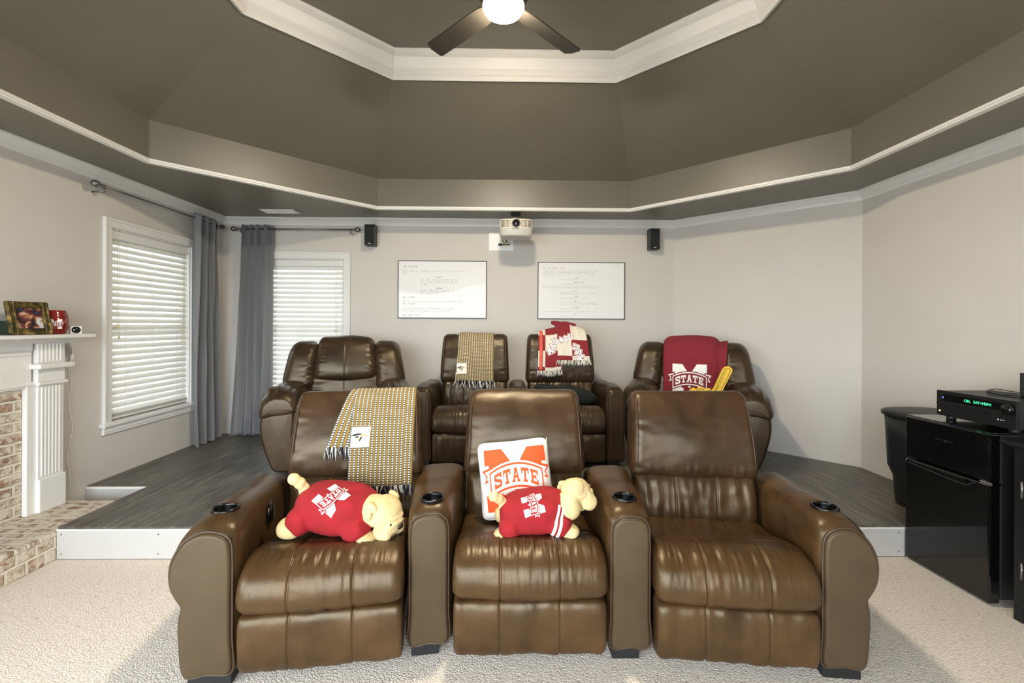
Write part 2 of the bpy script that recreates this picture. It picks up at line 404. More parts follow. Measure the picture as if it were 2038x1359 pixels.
def bvh_of(objs, root=None):
    V = []; Fc = []
    for o in objs:
        mw = (Matrix.Translation(root.location) @ Matrix.Rotation(root.rotation_euler.z, 4, 'Z')) if root else Matrix()
        k = len(V); V += [mw @ v.co for v in o.data.vertices]; Fc += [tuple(k+i for i in p.vertices) for p in o.data.polygons]
    return BVHTree.FromPolygons(V, Fc)
def nz3(p, s, seed=0): return noise.noise(Vector((p[0]*s+seed, p[1]*s-seed*1.3, p[2]*s+seed*.7)))

# ------------------------------------------------------------------ lettering and emblems (2D polygons)
def strip(p0, p1, w_):
    a, b2 = Vector(p0), Vector(p1); d = (b2-a).normalized(); n_ = Vector((-d.y, d.x))*w_/2
    return [tuple(a+n_), tuple(a-n_), tuple(b2-n_), tuple(b2+n_)]
def R4(x0, y0, x1, y1): return [(x0, y0), (x1, y0), (x1, y1), (x0, y1)]
SLAB = {
 'S': [R4(.06, .78, .94, 1), R4(.0, .55, .26, .9), R4(.74, .62, 1, 1), strip((.13, .62), (.87, .38), .22), R4(.74, .1, 1, .45), R4(.06, 0, .94, .22), R4(0, 0, .26, .36)],
 'T': [R4(0, .78, 1, 1), R4(0, .58, .18, .9), R4(.82, .58, 1, .9), R4(.37, 0, .63, .9), R4(.22, 0, .78, .17)],
 'A': [strip((.18, .05), (.46, .95), .22), strip((.82, .05), (.54, .95), .22), R4(.3, .28, .7, .45), R4(-.02, 0, .38, .17), R4(.62, 0, 1.02, .17), R4(.3, .84, .7, 1)],
 'E': [R4(.12, 0, .38, 1), R4(0, 0, .95, .2), R4(0, .8, .95, 1), R4(.3, .4, .7, .58), R4(.78, 0, .97, .36), R4(.78, .64, .97, 1), R4(.6, .32, .74, .66)],
 'M': [R4(.05, 0, .3, 1), R4(.7, 0, .95, 1), strip((.18, .95), (.5, .3), .24), strip((.82, .95), (.5, .3), .24), R4(-.06, 0, .4, .2), R4(.6, 0, 1.06, .2), R4(-.06, .8, .3, 1), R4(.7, .8, 1.06, 1)],
 'U': [R4(.1, .12, .36, 1), R4(.64, .12, .9, 1), R4(.16, 0, .84, .24), R4(0, .82, .44, 1), R4(.56, .82, 1, 1)],
}
MPOLY = [[(-1, 1), (-.42, 1), (0, .34), (0, -.5), (-.46, .2), (-.46, -.48), (-.34, -.48), (-.34, -1), (-1, -1), (-1, -.48), (-.86, -.48), (-.86, .48), (-1, .48)],
         [(1, 1), (1, .48), (.86, .48), (.86, -.48), (1, -.48), (1, -1), (.34, -1), (.34, -.48), (.46, -.48), (.46, .2), (0, -.5), (0, .34), (.42, 1)]]
def arc_band(x0, x1, yc, h, bend, n=16):
    top = []; bot = []
    for i in range(n+1):
        x = x0+(x1-x0)*i/n; y = yc-bend*x*x; top.append((x, y+h/2)); bot.append((x, y-h/2))
    return [[bot[i], bot[i+1], top[i+1], top[i]] for i in range(n)]
def state_logo(mcol, bcol, ocol, lcol, bs=.84):
    """list of (polys, material, layer); unit ~2.6 wide"""
    L = [(MPOLY, mcol, 0)]
    tails_o = [[(-1.08, .02), (-1.42, -.1), (-1.32, .12), (-1.5, .32), (-1.1, .42)], [(1.08, .02), (1.42, -.1), (1.32, .12), (1.5, .32), (1.1, .42)]]
    tails_i = [[(-1.08, .08), (-1.33, -.0), (-1.25, .13), (-1.38, .27), (-1.1, .34)], [(1.08, .08), (1.33, -.0), (1.25, .13), (1.38, .27), (1.1, .34)]]
    L += [(tails_o, ocol, 1), (tails_i, bcol, 2), (arc_band(-1.24, 1.24, .12, .92, .2), bcol, 3), (arc_band(-1.18, 1.18, .12, .80, .2), ocol, 4), (arc_band(-1.12, 1.12, .12, .66, .2), bcol, 5)]
    let = []
    for i, ch in enumerate('STATE'):
        x0 = -.98+i*.4; hh = .46
        for p in SLAB[ch]:
            q = []
            for (a, b2) in p: x = x0+a*.34; q.append((x, .12-.2*x*x-hh/2+b2*hh))
            let.append(q)
    L.append((let, lcol, 6))
    return [L[0]]+[([[(x*bs, y) for x, y in p] for p in P_], m_, l_) for P_, m_, l_ in L[1:]]
def tess(polys, maxe):
    bm = bmesh.new()
    for p in polys:
        vs = [bm.verts.new((x, y, 0)) for x, y in p]
        try: bm.faces.new(vs)
        except Exception: pass
    bmesh.ops.triangulate(bm, faces=bm.faces)
    for _ in range(6):
        es = [e for e in bm.edges if e.calc_length() > maxe]
        if not es: break
        bmesh.ops.subdivide_edges(bm, edges=es, cuts=1); bmesh.ops.triangulate(bm, faces=[f for f in bm.faces if len(f.verts) > 3])
    return bm
def decal(name, polys_layers, bvh, origin, xd, yd, scale, raydir, parent, eps=.0012, maxe=.012, off=.0015, label=None, inv=None):
    """wrap 2D artwork on a surface by projecting it along raydir; each colour becomes a material slot of one mesh"""
    xd = Vector(xd).normalized(); yd = Vector(yd).normalized(); rd = Vector(raydir).normalized(); origin = Vector(origin)
    big = bmesh.new(); mats = []
    for polys, mat, lay in polys_layers:
        if mat not in mats: mats.append(mat)
        mi = mats.index(mat)
        polys = [[(x*scale, y*scale) for x, y in p] for p in polys]
        bm = tess(polys, maxe)
        mp = {}; lastd = .3
        for v in bm.verts:
            p = origin+xd*v.co.x+yd*v.co.y
            h = bvh.ray_cast(p-rd*.3, rd, .8)
            if h[0] is None: mp[v] = None; continue
            nn = h[1] if h[1].dot(rd) < 0 else -h[1]
            mp[v] = big.verts.new(h[0]-rd*(off+eps*lay)+nn*.0002)
        for f in bm.faces:
            vs = [mp[v] for v in f.verts]
            if None in vs: continue
            if max((vs[0].co-vs[1].co).length, (vs[1].co-vs[2].co).length, (vs[0].co-vs[2].co).length) > .06: continue
            nf = big.faces.new(vs); nf.material_index = mi
        bm.free()
    if inv: bmesh.ops.transform(big, matrix=inv, verts=big.verts)
    return from_bm(name, big, mats, parent, True, label, normals=False)
_gl = {}
def glyph(ch):
    if ch not in _gl:
        cu = bpy.data.curves.new('t', 'FONT'); cu.body = ch; cu.size = 1; cu.resolution_u = 2
        o = bpy.data.objects.new('t', cu); COL.objects.link(o); me = evaluated(o)
        bpy.data.objects.remove(o); _gl[ch] = ([v.co.copy() for v in me.vertices], [tuple(p.vertices) for p in me.polygons])
        bpy.data.meshes.remove(me)
    return _gl[ch]
def text_polys(s, x, y, size, pitch=.6, sx=1.0):
    out = []
    for i, ch in enumerate(s):
        if ch == ' ': continue
        V, Fc = glyph(ch); w_ = max([v.x for v in V]+[.1]); off_ = (pitch-w_*sx)/2
        for f in Fc: out.append([(x+size*(i*pitch+off_+V[k].x*sx), y+size*V[k].y) for k in f])
    return out

# ================================================================== THE ROOM
XL, XR, YB, YR, XCH, YN = -3.219, 3.186, 5.24, 4.007, 1.953, -1.8
H, HC, HB, HT, HTOP = 2.6575, 2.58, 2.963, 3.53, 3.72
bm = bmesh.new(); bx(bm, XL-.3, XR+.3, YN-.2, YB+.3, -.1, 0); struct(from_bm('floor', bm, 'carpet'))
def wall_hole(name, u0, u1, z0, z1, holes, place, t=.14):
    """wall strip in (u,z) with rectangular holes; place(u,depth,z)->xyz"""
    bm = bmesh.new(); us = sorted({u0, u1, *[h[0] for h in holes], *[h[1] for h in holes]}); zs = sorted({z0, z1, *[h[2] for h in holes], *[h[3] for h in holes]})
    for a, b2 in zip(us, us[1:]):
        for c, d in zip(zs, zs[1:]):
            mu, mz = (a+b2)/2, (c+d)/2
            if any(h[0] < mu < h[1] and h[2] < mz < h[3] for h in holes): continue
            P = [bm.verts.new(place(u, dd, z)) for dd in (0, t) for u, z in ((a, c), (b2, c), (b2, d), (a, d))]
            for f in ((0, 1, 2, 3), (7, 6, 5, 4), (0, 4, 5, 1), (1, 5, 6, 2), (2, 6, 7, 3), (3, 7, 4, 0)): bm.faces.new([P[k] for k in f])
    return struct(from_bm(name, bm, 'wall'))
WY0, WY1, WZ0, WZ1 = 3.76, 4.70, .65, 2.235       # left window opening
WX0, WX1, WV1 = -2.78, -1.842, 2.20               # back window opening
wall_hole('wall_left', YN, YB+.14, 0, 2.75, [(WY0, WY1, WZ0, WZ1), (-1.4, .6, WZ0, WZ1)], lambda u, d, z: (XL-d, u, z))  # second hole is an unseen opening, added to brighten the right wall
wall_hole('wall_back', XL, XCH+.06, 0, 2.75, [(WX0, WX1, WZ0, WV1)], lambda u, d, z: (u, YB+d, z))
bm = bmesh.new(); prism(bm, [(XCH, YB), (XR, YR), (XR+.14, YR+.06), (XCH+.06, YB+.14)], 0, 2.75, 'z'); struct(from_bm('wall_back_right', bm, 'wall'))
bm = bmesh.new(); bx(bm, XR, XR+.14, YN, YR+.06, 0, 2.75); struct(from_bm('wall_right', bm, 'wall'))
# front wall behind the camera; unseen bare opening, shaped to light the right wall more
wall_hole('wall_front', XL, XR, 0, 2.75, [(-3.0, .8, .35, 2.55)], lambda u, d, z: (u, YN-d, z))
# tray ceiling
TXL, TXR, TYB, TYD, TX1L, TX1R = -2.643, 2.624, 4.732, 3.413, -1.323, 1.305
TY0, TY1 = .45, -.87
def octo(ins):
    k = .4142*ins
    return [(TX1L+k, TYB-ins), (TX1R-k, TYB-ins), (TXR-ins, TYD-k), (TXR-ins, TY0+k), (TX1R-k, TY1+ins), (TX1L+k, TY1+ins), (TXL+ins, TY0+k), (TXL+ins, TYD-k)]
INS = .90
O0, O1 = octo(0), octo(INS)
bm = bmesh.new()
outer = [(XL-.14, YB+.14), (XCH+.1, YB+.14), (XR+.14, YR+.1), (XR+.14, YN-.14), (XL-.14, YN-.14)]
# soffit around the tray: quads from octagon edges to a rectangle
rect = [(XL-.14, YB+.14), (XR+.14, YB+.14), (XR+.14, YN-.14), (XL-.14, YN-.14)]
ov = [bm.verts.new((x, y, H)) for x, y in O0]; rv = [bm.verts.new((x, y, H)) for x, y in rect]
for f in ((ov[0], ov[1], rv[1], rv[0]), (ov[1], ov[2], rv[1]), (ov[2], ov[3], rv[2], rv[1]), (ov[3], ov[4], rv[2]), (ov[4], ov[5], rv[3], rv[2]), (ov[5], ov[6], rv[3]), (ov[6], ov[7], rv[0], rv[3]), (ov[7], ov[0], rv[0])): bm.faces.new(f)
hb = [bm.verts.new((x, y, HB)) for x, y in O0]; ht = [bm.verts.new((x, y, HT)) for x, y in O1]; tp = [bm.verts.new((x, y, HTOP)) for x, y in O1]
for i in range(8):
    j = (i+1) % 8
    bm.faces.new((ov[i], ov[j], hb[j], hb[i])); bm.faces.new((hb[i], hb[j], ht[j], ht[i])); bm.faces.new((ht[i], ht[j], tp[j], tp[i]))
bm.faces.new(tp)
# closed top shell so that no daylight leaks in
sh = [bm.verts.new((x, y, HTOP+.12)) for x, y in rect]; bm.faces.new(sh)
for i in range(4): bm.faces.new((rv[i], rv[(i+1) % 4], sh[(i+1) % 4], sh[i]))
struct(from_bm('ceiling', bm, 'ceil', normals=False))
def sweep(name, path, prof, closed, mat='trim', sgn=1):
    """moulding: prof points (inward, z) swept round a plan path with mitred corners; interior on the left of travel * sgn"""
    bm = bmesh.new(); n = len(path); rings = []
    P = [Vector((x, y)) for x, y in path]
    for i in range(n):
        d1 = (P[i]-P[i-1]).normalized() if (closed or i > 0) else None
        d2 = (P[(i+1) % n]-P[i]).normalized() if (closed or i < n-1) else None
        d1 = d1 or d2; d2 = d2 or d1
        n1 = Vector((-d1.y, d1.x))*sgn; n2 = Vector((-d2.y, d2.x))*sgn; b_ = (n1+n2); b_ = b_/max(.2, b_.dot(n1))
        rings.append([bm.verts.new((P[i].x+b_.x*a, P[i].y+b_.y*a, z)) for a, z in prof])
    m_ = len(prof)
    for i in range(n if closed else n-1):
        A, B = rings[i], rings[(i+1) % n]
        for k in range(m_): bm.faces.new((A[k], A[(k+1) % m_], B[(k+1) % m_], B[k]))
    if not closed: bm.faces.new(rings[0]); bm.faces.new(rings[-1][::-1])
    return struct(from_bm(name, bm, mat))
crown = lambda z0, z1, d: [(0, z1), (0, z0), (.008, z0), (.012, z0+.006), (.014, z0+.018), (.022, z0+.024), (.022, z0+.03), (d*.35, z0+(z1-z0)*.45), (d*.6, z0+(z1-z0)*.68), (d*.82, z0+(z1-z0)*.8), (d*.9, z0+(z1-z0)*.82), (d*.9, z1-.012), (d, z1-.01), (d, z1)]
sweep('trim_1', [(XL, YN), (XL, YB), (XCH, YB), (XR, YR), (XR, YN)], crown(HC, H-.0005, .085), False, sgn=-1)
# lip round the tray opening: hangs just beneath the soffit edge
sweep('trim_2', O0, [(-.03, H-.014), (.012, H-.014), (.012, H-.004), (.004, H+.004), (.004, H+.02), (-.0005, H+.02), (-.0005, H), (-.03, H)], True, sgn=-1)
sweep('trim_3', O1, [(-.012, HT-.02), (.012, HT-.03), (.02, HT-.02), (.02, HT+.005), (.032, HT+.01), (.034, HT+.05), (.045, HT+.058), (.075, HT+.11), (.085, HT+.125), (.085, HTOP-.012), (.1, HTOP-.008), (.1, HTOP-.0005), (-.012, HTOP-.0005)], True, sgn=-1)
bm = bmesh.new(); bx(bm, XL, XL+.015, 3.29, 3.375, 0, .27); bx(bm, XL, XL+.02, 3.29, 3.375, .27, .285, .003); struct(from_bm('baseboard_left', bm, 'trim'))

bm = bmesh.new(); bx(bm, -30, 30, -30, 30, -.7, -.6); struct(from_bm('ground', bm, 'lawn'))
bm = bmesh.new()
# ------------------------------------------------------------------ windows, blinds
def window(name, place, u0, u1, z0, z1, fl):
    """place(u, d, z): d = distance into the room"""
    def B(bm, ua, ub, da, db, za, zb, bev=.003):
        a = place(ua, da, za); c = place(ub, db, zb)
        bx(bm, min(a[0], c[0]), max(a[0], c[0]), min(a[1], c[1]), max(a[1], c[1]), za, zb, bev)
    root = bpy.data.objects.new(name, None); COL.objects.link(root); root['kind'] = 'structure'
    t = .075; bm = bmesh.new()
    B(bm, u0-t, u0, 0, .018, z0-.01, z1); B(bm, u1, u1+t, 0, .018, z0-.01, z1); B(bm, u0-t, u1+t, 0, .018, z1, z1+t)
    B(bm, u0-t, u0-t+.02, .016, .028, z0-.01, z1+t-.02); B(bm, u1+t-.02, u1+t, .016, .028, z0-.01, z1+t-.02); B(bm, u0-t, u1+t, .016, .028, z1+t-.02, z1+t)
    for (a, b2) in ((u0-.001, u0+.012), (u1-.012, u1+.001)): B(bm, a, b2, -.13, .0, z0, z1)
    B(bm, u0, u1, -.13, 0, z1-.012, z1); from_bm('window_frame', bm, 'trim', root)
    bm = bmesh.new(); B(bm, u0-t-.02, u1+t+.02, -.13, .045, z0-.03, z0-.006); from_bm('window_sill', bm, 'trim', root)
    bm = bmesh.new(); B(bm, u0-t, u1+t, 0, .02, z0-.095, z0-.03); B(bm, u0-t, u1+t, .018, .03, z0-.045, z0-.03); B(bm, u0-t, u1+t, .018, .024, z0-.075, z0-.06); from_bm('window_apron', bm, 'trim', root)
    bm = bmesh.new(); zm = (z0+z1)/2
    for a, b2 in ((u0, u0+.05), (u1-.05, u1)): B(bm, a, b2, -.12, -.09, z0, z1)
    for a, b2 in ((z0, z0+.05), (zm-.02, zm+.02), (z1-.05, z1)): B(bm, u0, u1, -.12, -.09, a, b2)
    from_bm('window_sash', bm, 'trim', root)
    bm = bmesh.new(); B(bm, u0+.03, u1-.03, -.108, -.104, z0+.03, z1-.03, 0); from_bm('window_pane', bm, 'glass', root)
    return root
pl = lambda u, d, z: (XL+d, u, z)
pb = lambda u, d, z: (u, YB-d, z)
window('window_1', pl, WY0, WY1, WZ0, WZ1, 1)
window('window_2', pb, WX0, WX1, WZ0, WV1, 1)
def blind(name, place, u0, u1, z0, z1, nsl, label):
    r = thing(name, label, 'window blind', place((u0+u1)/2, -.03, z0))
    o = Vector(r.location)
    def Bx(bm, ua, ub, da, db, za, zb, bev=.002):
        a = Vector(place(ua, da, za))-o; c = Vector(place(ub, db, zb))-o
        bx(bm, min(a[0], c[0]), max(a[0], c[0]), min(a[1], c[1]), max(a[1], c[1]), min(a[2], c[2]), max(a[2], c[2]), bev)
    g = .014
    bm = bmesh.new(); Bx(bm, u0+g, u1-g, -.07, -.008, z1-.085, z1-.014, .004); from_bm('head_rail', bm, 'trim', r)
    bm = bmesh.new(); Bx(bm, u0+g, u1-g, -.062, -.012, z0+.012, z0+.03, .003); from_bm('bottom_rail', bm, 'trim', r)
    # a few slats gathered on the bottom rail
    bm = bmesh.new()
    for k in range(4): Bx(bm, u0+g, u1-g, -.062, -.012, z0+.034+k*.006, z0+.037+k*.006, 0)
    za, zb = z0+.075, z1-.10; tilt = radians(64)
    for k in range(nsl):
        zc = za+(zb-za)*k/(nsl-1); ph = .015*sin(k*2.1)
        w2 = .0315; ca, sa = cos(tilt+ph), sin(tilt+ph); rows = []
        for j in range(5):
            s = -1+j/2; cr = .003*(1-s*s)
            d = -.037-s*w2*ca+cr*sa; z = zc+s*w2*sa+cr*ca
            rows.append([bm.verts.new(Vector(place(u, d+dd, z+.0012*(dd > 0)))-o) for u in (u0+g, u1-g) for dd in (0, .0022)])
        for a, b2 in zip(rows, rows[1:]):
            bm.faces.new((a[0], a[2], b2[2], b2[0])); bm.faces.new((a[1], b2[1], b2[3], a[3])); bm.faces.new((a[0], b2[0], b2[1], a[1])); bm.faces.new((a[2], a[3], b2[3], b2[2]))
        bm.faces.new((rows[0][0], rows[0][1], rows[0][3], rows[0][2])); bm.faces.new((rows[-1][0], rows[-1][2], rows[-1][3], rows[-1][1]))
    from_bm('slats', bm, 'slat', r)
    for q in (.18, .5, .82):
        bm = bmesh.new(); u = u0+(u1-u0)*q
        for dd in (-.062, -.010):
            a = Vector(place(u, dd, z0+.03))-o; b2 = Vector(place(u, dd, z1-.06))-o; tube(bm, [a, b2], .0011, 5)
        from_bm('ladder_cord', bm, 'white_yarn', r)
    for (q, zz) in ((.07, (z0+z1)/2+.0), (.09, (z0+z1)/2-.09), (.9, (z0+z1)/2-.04), (.91, (z0+z1)/2-.12)):
        bm = bmesh.new(); a = Vector(place(u0+(u1-u0)*q, .002, zz))-o; b2 = Vector(place(u0+(u1-u0)*q, .002, z1-.08))-o
        tube(bm, [a, b2], .0012, 5); lathe(bm, [(.002, .03), (.005, .024), (.008, .004), (.007, 0)], 10, Matrix.Translation(a-Vector((0, 0, .028))))
        from_bm('pull_cord', bm, 'brass', r, True)
    return r
blind('window_blind', pl, WY0, WY1, WZ0, WZ1, 27, 'white slatted blind in the left wall window beside the fireplace')
blind('window_blind', pb, WX0, WX1, WZ0, WV1, 26, 'white slatted blind in the back wall window behind the big left recliner')

# ------------------------------------------------------------------ curtains and rods
def curtain(name, place, top, bot, z1, z0, label, seed, folds=5, amp=.045):
    """top/bot = (u0,u1) extents; place(u,d,z) with d the distance from the wall"""
    r = thing(name, label, 'curtain', place((bot[0]+bot[1])/2, .1, z0)); o = Vector(r.location)
    nu, nzv = 150, 60; bm = bmesh.new(); G = []
    for j in range(nzv+1):
        t = j/nzv; z = z0+(z1-z0)*t; row = []
        for i in range(nu+1):
            s = i/nu; tt = t**.8
            u = (bot[0]*(1-tt)+top[0]*tt)+((bot[1]-bot[0])*(1-tt)+(top[1]-top[0])*tt)*s
            ph = 2*pi*folds*(s+.03*sin(3*t+seed)+.02*sin(9*s+seed))
            a = amp*(.75+.25*sin(seed+5*s))*(1 if t > .9 else 1-.15*sin(t*6+s*4))
            d = .1+a*sin(ph)+.012*sin(ph*2+t*3)+.008*nz3((s*6, t*5, seed), 1)
            u += .010*cos(ph)*1.1
            row.append(bm.verts.new(Vector(place(u, max(.015, d), z+(.006*cos(ph) if j == nzv else 0)))-o))
        G.append(row)
    for j in range(nzv):
        for i in range(nu): bm.faces.new((G[j][i], G[j][i+1], G[j+1][i+1], G[j+1][i]))
    bmesh.ops.solidify(bm, geom=bm.faces, thickness=.0018)
    from_bm('curtain_panel', bm, 'curtain', r, True)
    return r, o
def ring(bm, c, axis, R_, r_, n=20):
    c = Vector(c); ax = Vector(axis).normalized(); a = ax.orthogonal().normalized(); b2 = ax.cross(a)
    tube(bm, [c+a*cos(2*pi*k/n)*R_+b2*sin(2*pi*k/n)*R_ for k in range(n)], r_, 6, True)
r, o = curtain('curtain', pl, (4.60, 4.98), (4.60, 5.03), 2.565, .21, 'grey grommet curtain hanging on the left wall beside the corner', 1.3, 3, .052)
for u in (4.66, 4.80, 4.94):
    bm = bmesh.new(); ring(bm, Vector(pl(u, .125, 2.517))-o, (.55, 1, 0), .022, .004); from_bm('grommet', bm, 'chrome', r, True)
r, o = curtain('curtain', pb, (-2.96, -2.62), (-3.06, -2.63), 2.565, .205, 'grey grommet curtain hanging on the back wall beside the corner', 2.6, 4, .05)
for u in (-2.9, -2.78, -2.67):
    bm = bmesh.new(); ring(bm, Vector(pb(u, .125, 2.517))-o, (1, .5, 0), .022, .004); from_bm('grommet', bm, 'chrome', r, True)
def rod(place, u0, u1, z, label):
    r = thing('curtain_rod', label, 'curtain rod', place((u0+u1)/2, .1, z)); o = Vector(r.location)
    bm = bmesh.new(); tube(bm, [Vector(place(u0, .1, z))-o, Vector(place(u1, .1, z))-o], .008, 12); from_bm('rod', bm, 'pewter', r, True)
    for u, sg in ((u0, -1), (u1, 1)):
        bm = bmesh.new(); c = Vector(place(u+sg*.035, .1, z))-o; c0 = Vector(place(u, .1, z))-o; d = (c-c0).normalized()
        mt_ = Matrix.Translation(c0) @ d.to_track_quat('Z', 'Y').to_matrix().to_4x4()
        lathe(bm, [(.008, -.03), (.013, -.02), (.009, -.008), (.014, 0), (.01, .008), (.018, .016), (.026, .028), (.029, .042), (.026, .056), (.016, .067), (.0005, .07)], 20, mt_)
        from_bm('finial', bm, 'pewter', r, True)
        bm = bmesh.new(); b0 = Vector(place(u-sg*.04, .1, z-.012))-o; b1 = Vector(place(u-sg*.04, .1, z-.04))-o; b2 = Vector(place(u-sg*.04, .002, z-.04))-o
        tube(bm, [b0, b1], .007, 8); tube(bm, [b1, b2], .006, 8); ring(bm, Vector(place(u-sg*.04, .1, z))-o, place(1, 0, 0) if False else (d.x, d.y, d.z), .011, .003, 12)
        from_bm('bracket', bm, 'pewter', r, True)
    return r
rod(pl, 3.55, 5.02, 2.517, 'pewter curtain rod with ball finial above the left wall window')
rod(pb, -3.0, -1.70, 2.517, 'pewter curtain rod with ball finials above the back wall window')

# ------------------------------------------------------------------ riser platform
YF, PZ = 2.845, .2
r = thing('riser_platform', 'low riser platform with dark stained deck and white painted front under the rear seats', 'platform', (0, YF, 0))
notch = [(-2.745, YF), (2.60, YF), (3.18, YF), (3.18, YR-.005), (XCH-.003, YB-.005), (XL+.003, YB-.005), (XL+.003, 3.555), (-2.745, 3.555)]
bm = bmesh.new(); prism(bm, [(x, y-YF) for x, y in notch], PZ-.02, PZ, 'z'); from_bm('deck', bm, 'deck', r)
bm = bmesh.new(); inn = [(-2.735, YF+.02), (3.17, YF+.02), (3.17, YR-.01), (XCH-.01, YB-.012), (XL+.01, YB-.012), (XL+.01, 3.575), (-2.735, 3.575)]
prism(bm, [(x, y-YF) for x, y in inn], .002, PZ-.0205, 'z'); from_bm('frame', bm, 'white_wood', r)
bm = bmesh.new(); bx(bm, -2.748, 2.54, -.006, .019, .004, PZ-.021, .002); from_bm('front_board', bm, 'white_wood', r)
bm = bmesh.new(); bx(bm, XL+.003, -2.75, 3.555-YF-.006, 3.575-YF-.001, .004, PZ-.022, .002); from_bm('step_board', bm, 'white_wood', r)
bm = bmesh.new(); bx(bm, XL+.003, -2.745, 3.555-YF-.012, 3.555-YF+.01, PZ-.022, PZ-.004, .003); bx(bm, -2.75, 2.54, -.009, -.001, PZ-.022, PZ-.012, .002); from_bm('edge_strip', bm, 'trim', r)
for x in (-2.72, -2.13, -1.5, 2.5):
    for z in (.035, .155):
        bm = bmesh.new(); lathe(bm, [(.0001, 0), (.0035, 0), (.0035, .002), (.0001, .002)], 10, Matrix.Translation((x, -.006, z)) @ Matrix.Rotation(pi/2, 4, 'X')); from_bm('screw', bm, 'black_metal', r)
# deck joints: thin dark grooves
for x in (-2.62, -1.4, -.18, 1.04, 2.26): bm = bmesh.new(); bx(bm, x-.001, x+.001, .01, 2.3 if x < 1.9 else 1.9, PZ-.001, PZ+.0006); from_bm('deck_joint', bm, 'ink', r)

# ------------------------------------------------------------------ fireplace
HZ = .175
r = thing('brick_fireplace', 'whitewashed red brick hearth and firebox surround at the left wall', 'fireplace', (XL, 2.4, 0))
bm = bmesh.new(); bx(bm, .002, -2.752-XL, -1.5, 3.335-2.4, .0, HZ-.03, .006); from_bm('hearth', bm, 'brick_face', r)
bm = bmesh.new(); bx(bm, .002, -2.748-XL, -1.5, 3.34-2.4, HZ-.03, HZ, .008); from_bm('hearth_top', bm, 'brick_top', r)
bm = bmesh.new(); bx(bm, .002, .045, .3, .64, HZ, 1.015); bx(bm, .002, .045, -.7, .3, .85, 1.015); bx(bm, .002, .045, -.975, -.7, HZ, 1.015); from_bm('surround', bm, 'brick_wall', r)
bm = bmesh.new(); bx(bm, .002, .02, -.7, .3, HZ, .85); from_bm('firebox', bm, 'black_plastic', r)
r = thing('mantelpiece', 'white fluted wooden mantelpiece with shelf over the brick fireplace', 'mantelpiece', (XL, 2.4, HZ))
zz = lambda z: z-HZ; yy = lambda y: y-2.4
def leg(y0, y1, ys):
    bm = bmesh.new()
    a, b2 = sorted((y0, y1)); pa, pb_ = (a+.045, b2) if ys > 0 else (a, b2-.06)
    bx(bm, .002, .075, yy(a), yy(b2), 0, zz(1.06), .003)                       # casing
    bx(bm, .002, .105, yy(pa+.01), yy(pb_), 0, zz(.40), .005)                  # plinth
    bx(bm, .002, .088, yy(pa+.015), yy(pb_-.006), zz(.40), zz(1.04))           # shaft
    n_ = 6
    for k in range(n_):
        w_ = (pb_-pa-.05)/n_; yk = pa+.03+w_*k
        bx(bm, .086, .094, yy(yk+w_*.14), yy(yk+w_*.62), zz(.415), zz(1.02), .003)
    bx(bm, .002, .11, yy(pa), yy(pb_+.006), zz(1.035), zz(1.055), .004)        # necking
    bx(bm, .002, .095, yy(pa+.005), yy(pb_-.002), zz(1.055), zz(1.145), .003)
    bx(bm, .002, .14, yy(pa-.025), yy(pb_+.03), zz(1.145), zz(1.18), .008)     # ledge
    bx(bm, .002, .095, yy(pa+.005), yy(pb_-.002), zz(1.18), zz(1.33), .003)
    for k in range(n_):
        w_ = (pb_-pa-.04)/n_; yk = pa+.022+w_*k
        bx(bm, .093, .1, yy(yk+w_*.14), yy(yk+w_*.62), zz(1.19), zz(1.325), .003)
    from_bm('fluted_leg', bm, 'trim', r)
leg(3.045, 3.285, 1); leg(1.15, 1.42, -1)
bm = bmesh.new(); bx(bm, .002, .07, yy(1.42), yy(3.08), zz(1.02), zz(1.33), .003)
bx(bm, .002, .082, yy(1.42), yy(3.08), zz(1.035), zz(1.05), .003); bx(bm, .002, .08, yy(1.42), yy(3.07), zz(1.24), zz(1.255), .003); bx(bm, .002, .09, yy(1.42), yy(3.07), zz(1.27), zz(1.33), .006)
from_bm('frieze', bm, 'trim', r)
bm = bmesh.new()
for k, (d, za, zb) in enumerate(((.12, 1.315, 1.325), (.135, 1.325, 1.335), (.155, 1.335, 1.345), (.175, 1.345, 1.352))): bx(bm, .002, d, yy(1.15-d*.4), yy(3.27+d*.35), zz(za), zz(zb), .003)
bx(bm, .002, .225, yy(1.0), yy(3.385), zz(1.352), zz(1.378), .006); from_bm('shelf', bm, 'trim', r)
MZ = 1.378
# ornaments on the mantel
r = thing('picture_frame', 'antique gilt picture frame with a snapshot, leaning on the mantel shelf', 'picture frame', (-3.075, 2.97, MZ), radians(-6))
tl = Matrix.Rotation(radians(-14), 4, 'Y'); tl = Matrix.Translation((.035, 0, .0)) @ Matrix.Rotation(radians(-12), 4, 'Y')
def tb(bm, *a, **k): 
    b2 = bmesh.new(); bx(b2, *a, **k); bmesh.ops.transform(b2, matrix=tl, verts=b2.verts); me = bpy.data.meshes.new('t'); b2.to_mesh(me); b2.free(); bm.from_mesh(me); bpy.data.meshes.remove(me)
bm = bmesh.new()
fw, fh, ft = .235, .215, .042
for (a, b2, c, d, e) in ((-fw/2, -fw/2+ft, 0, fh, .018), (fw/2-ft, fw/2, 0, fh, .018)): tb(bm, 0, e, a, b2, c, d, bev=.004)
for (c, d) in ((0, ft), (fh-ft, fh)): tb(bm, 0, .016, -fw/2+.01, fw/2-.01, c, d, bev=.004)
for (a, b2) in ((-fw/2+.002, -fw/2+.016), (fw/2-.016, fw/2-.002), (-fw/2+ft-.012, -fw/2+ft), (fw/2-ft, fw/2-ft+.012)): tb(bm, .014, .024, a, b2, .004, fh-.004, bev=.004)
from_bm('frame', bm, 'gilt', r)
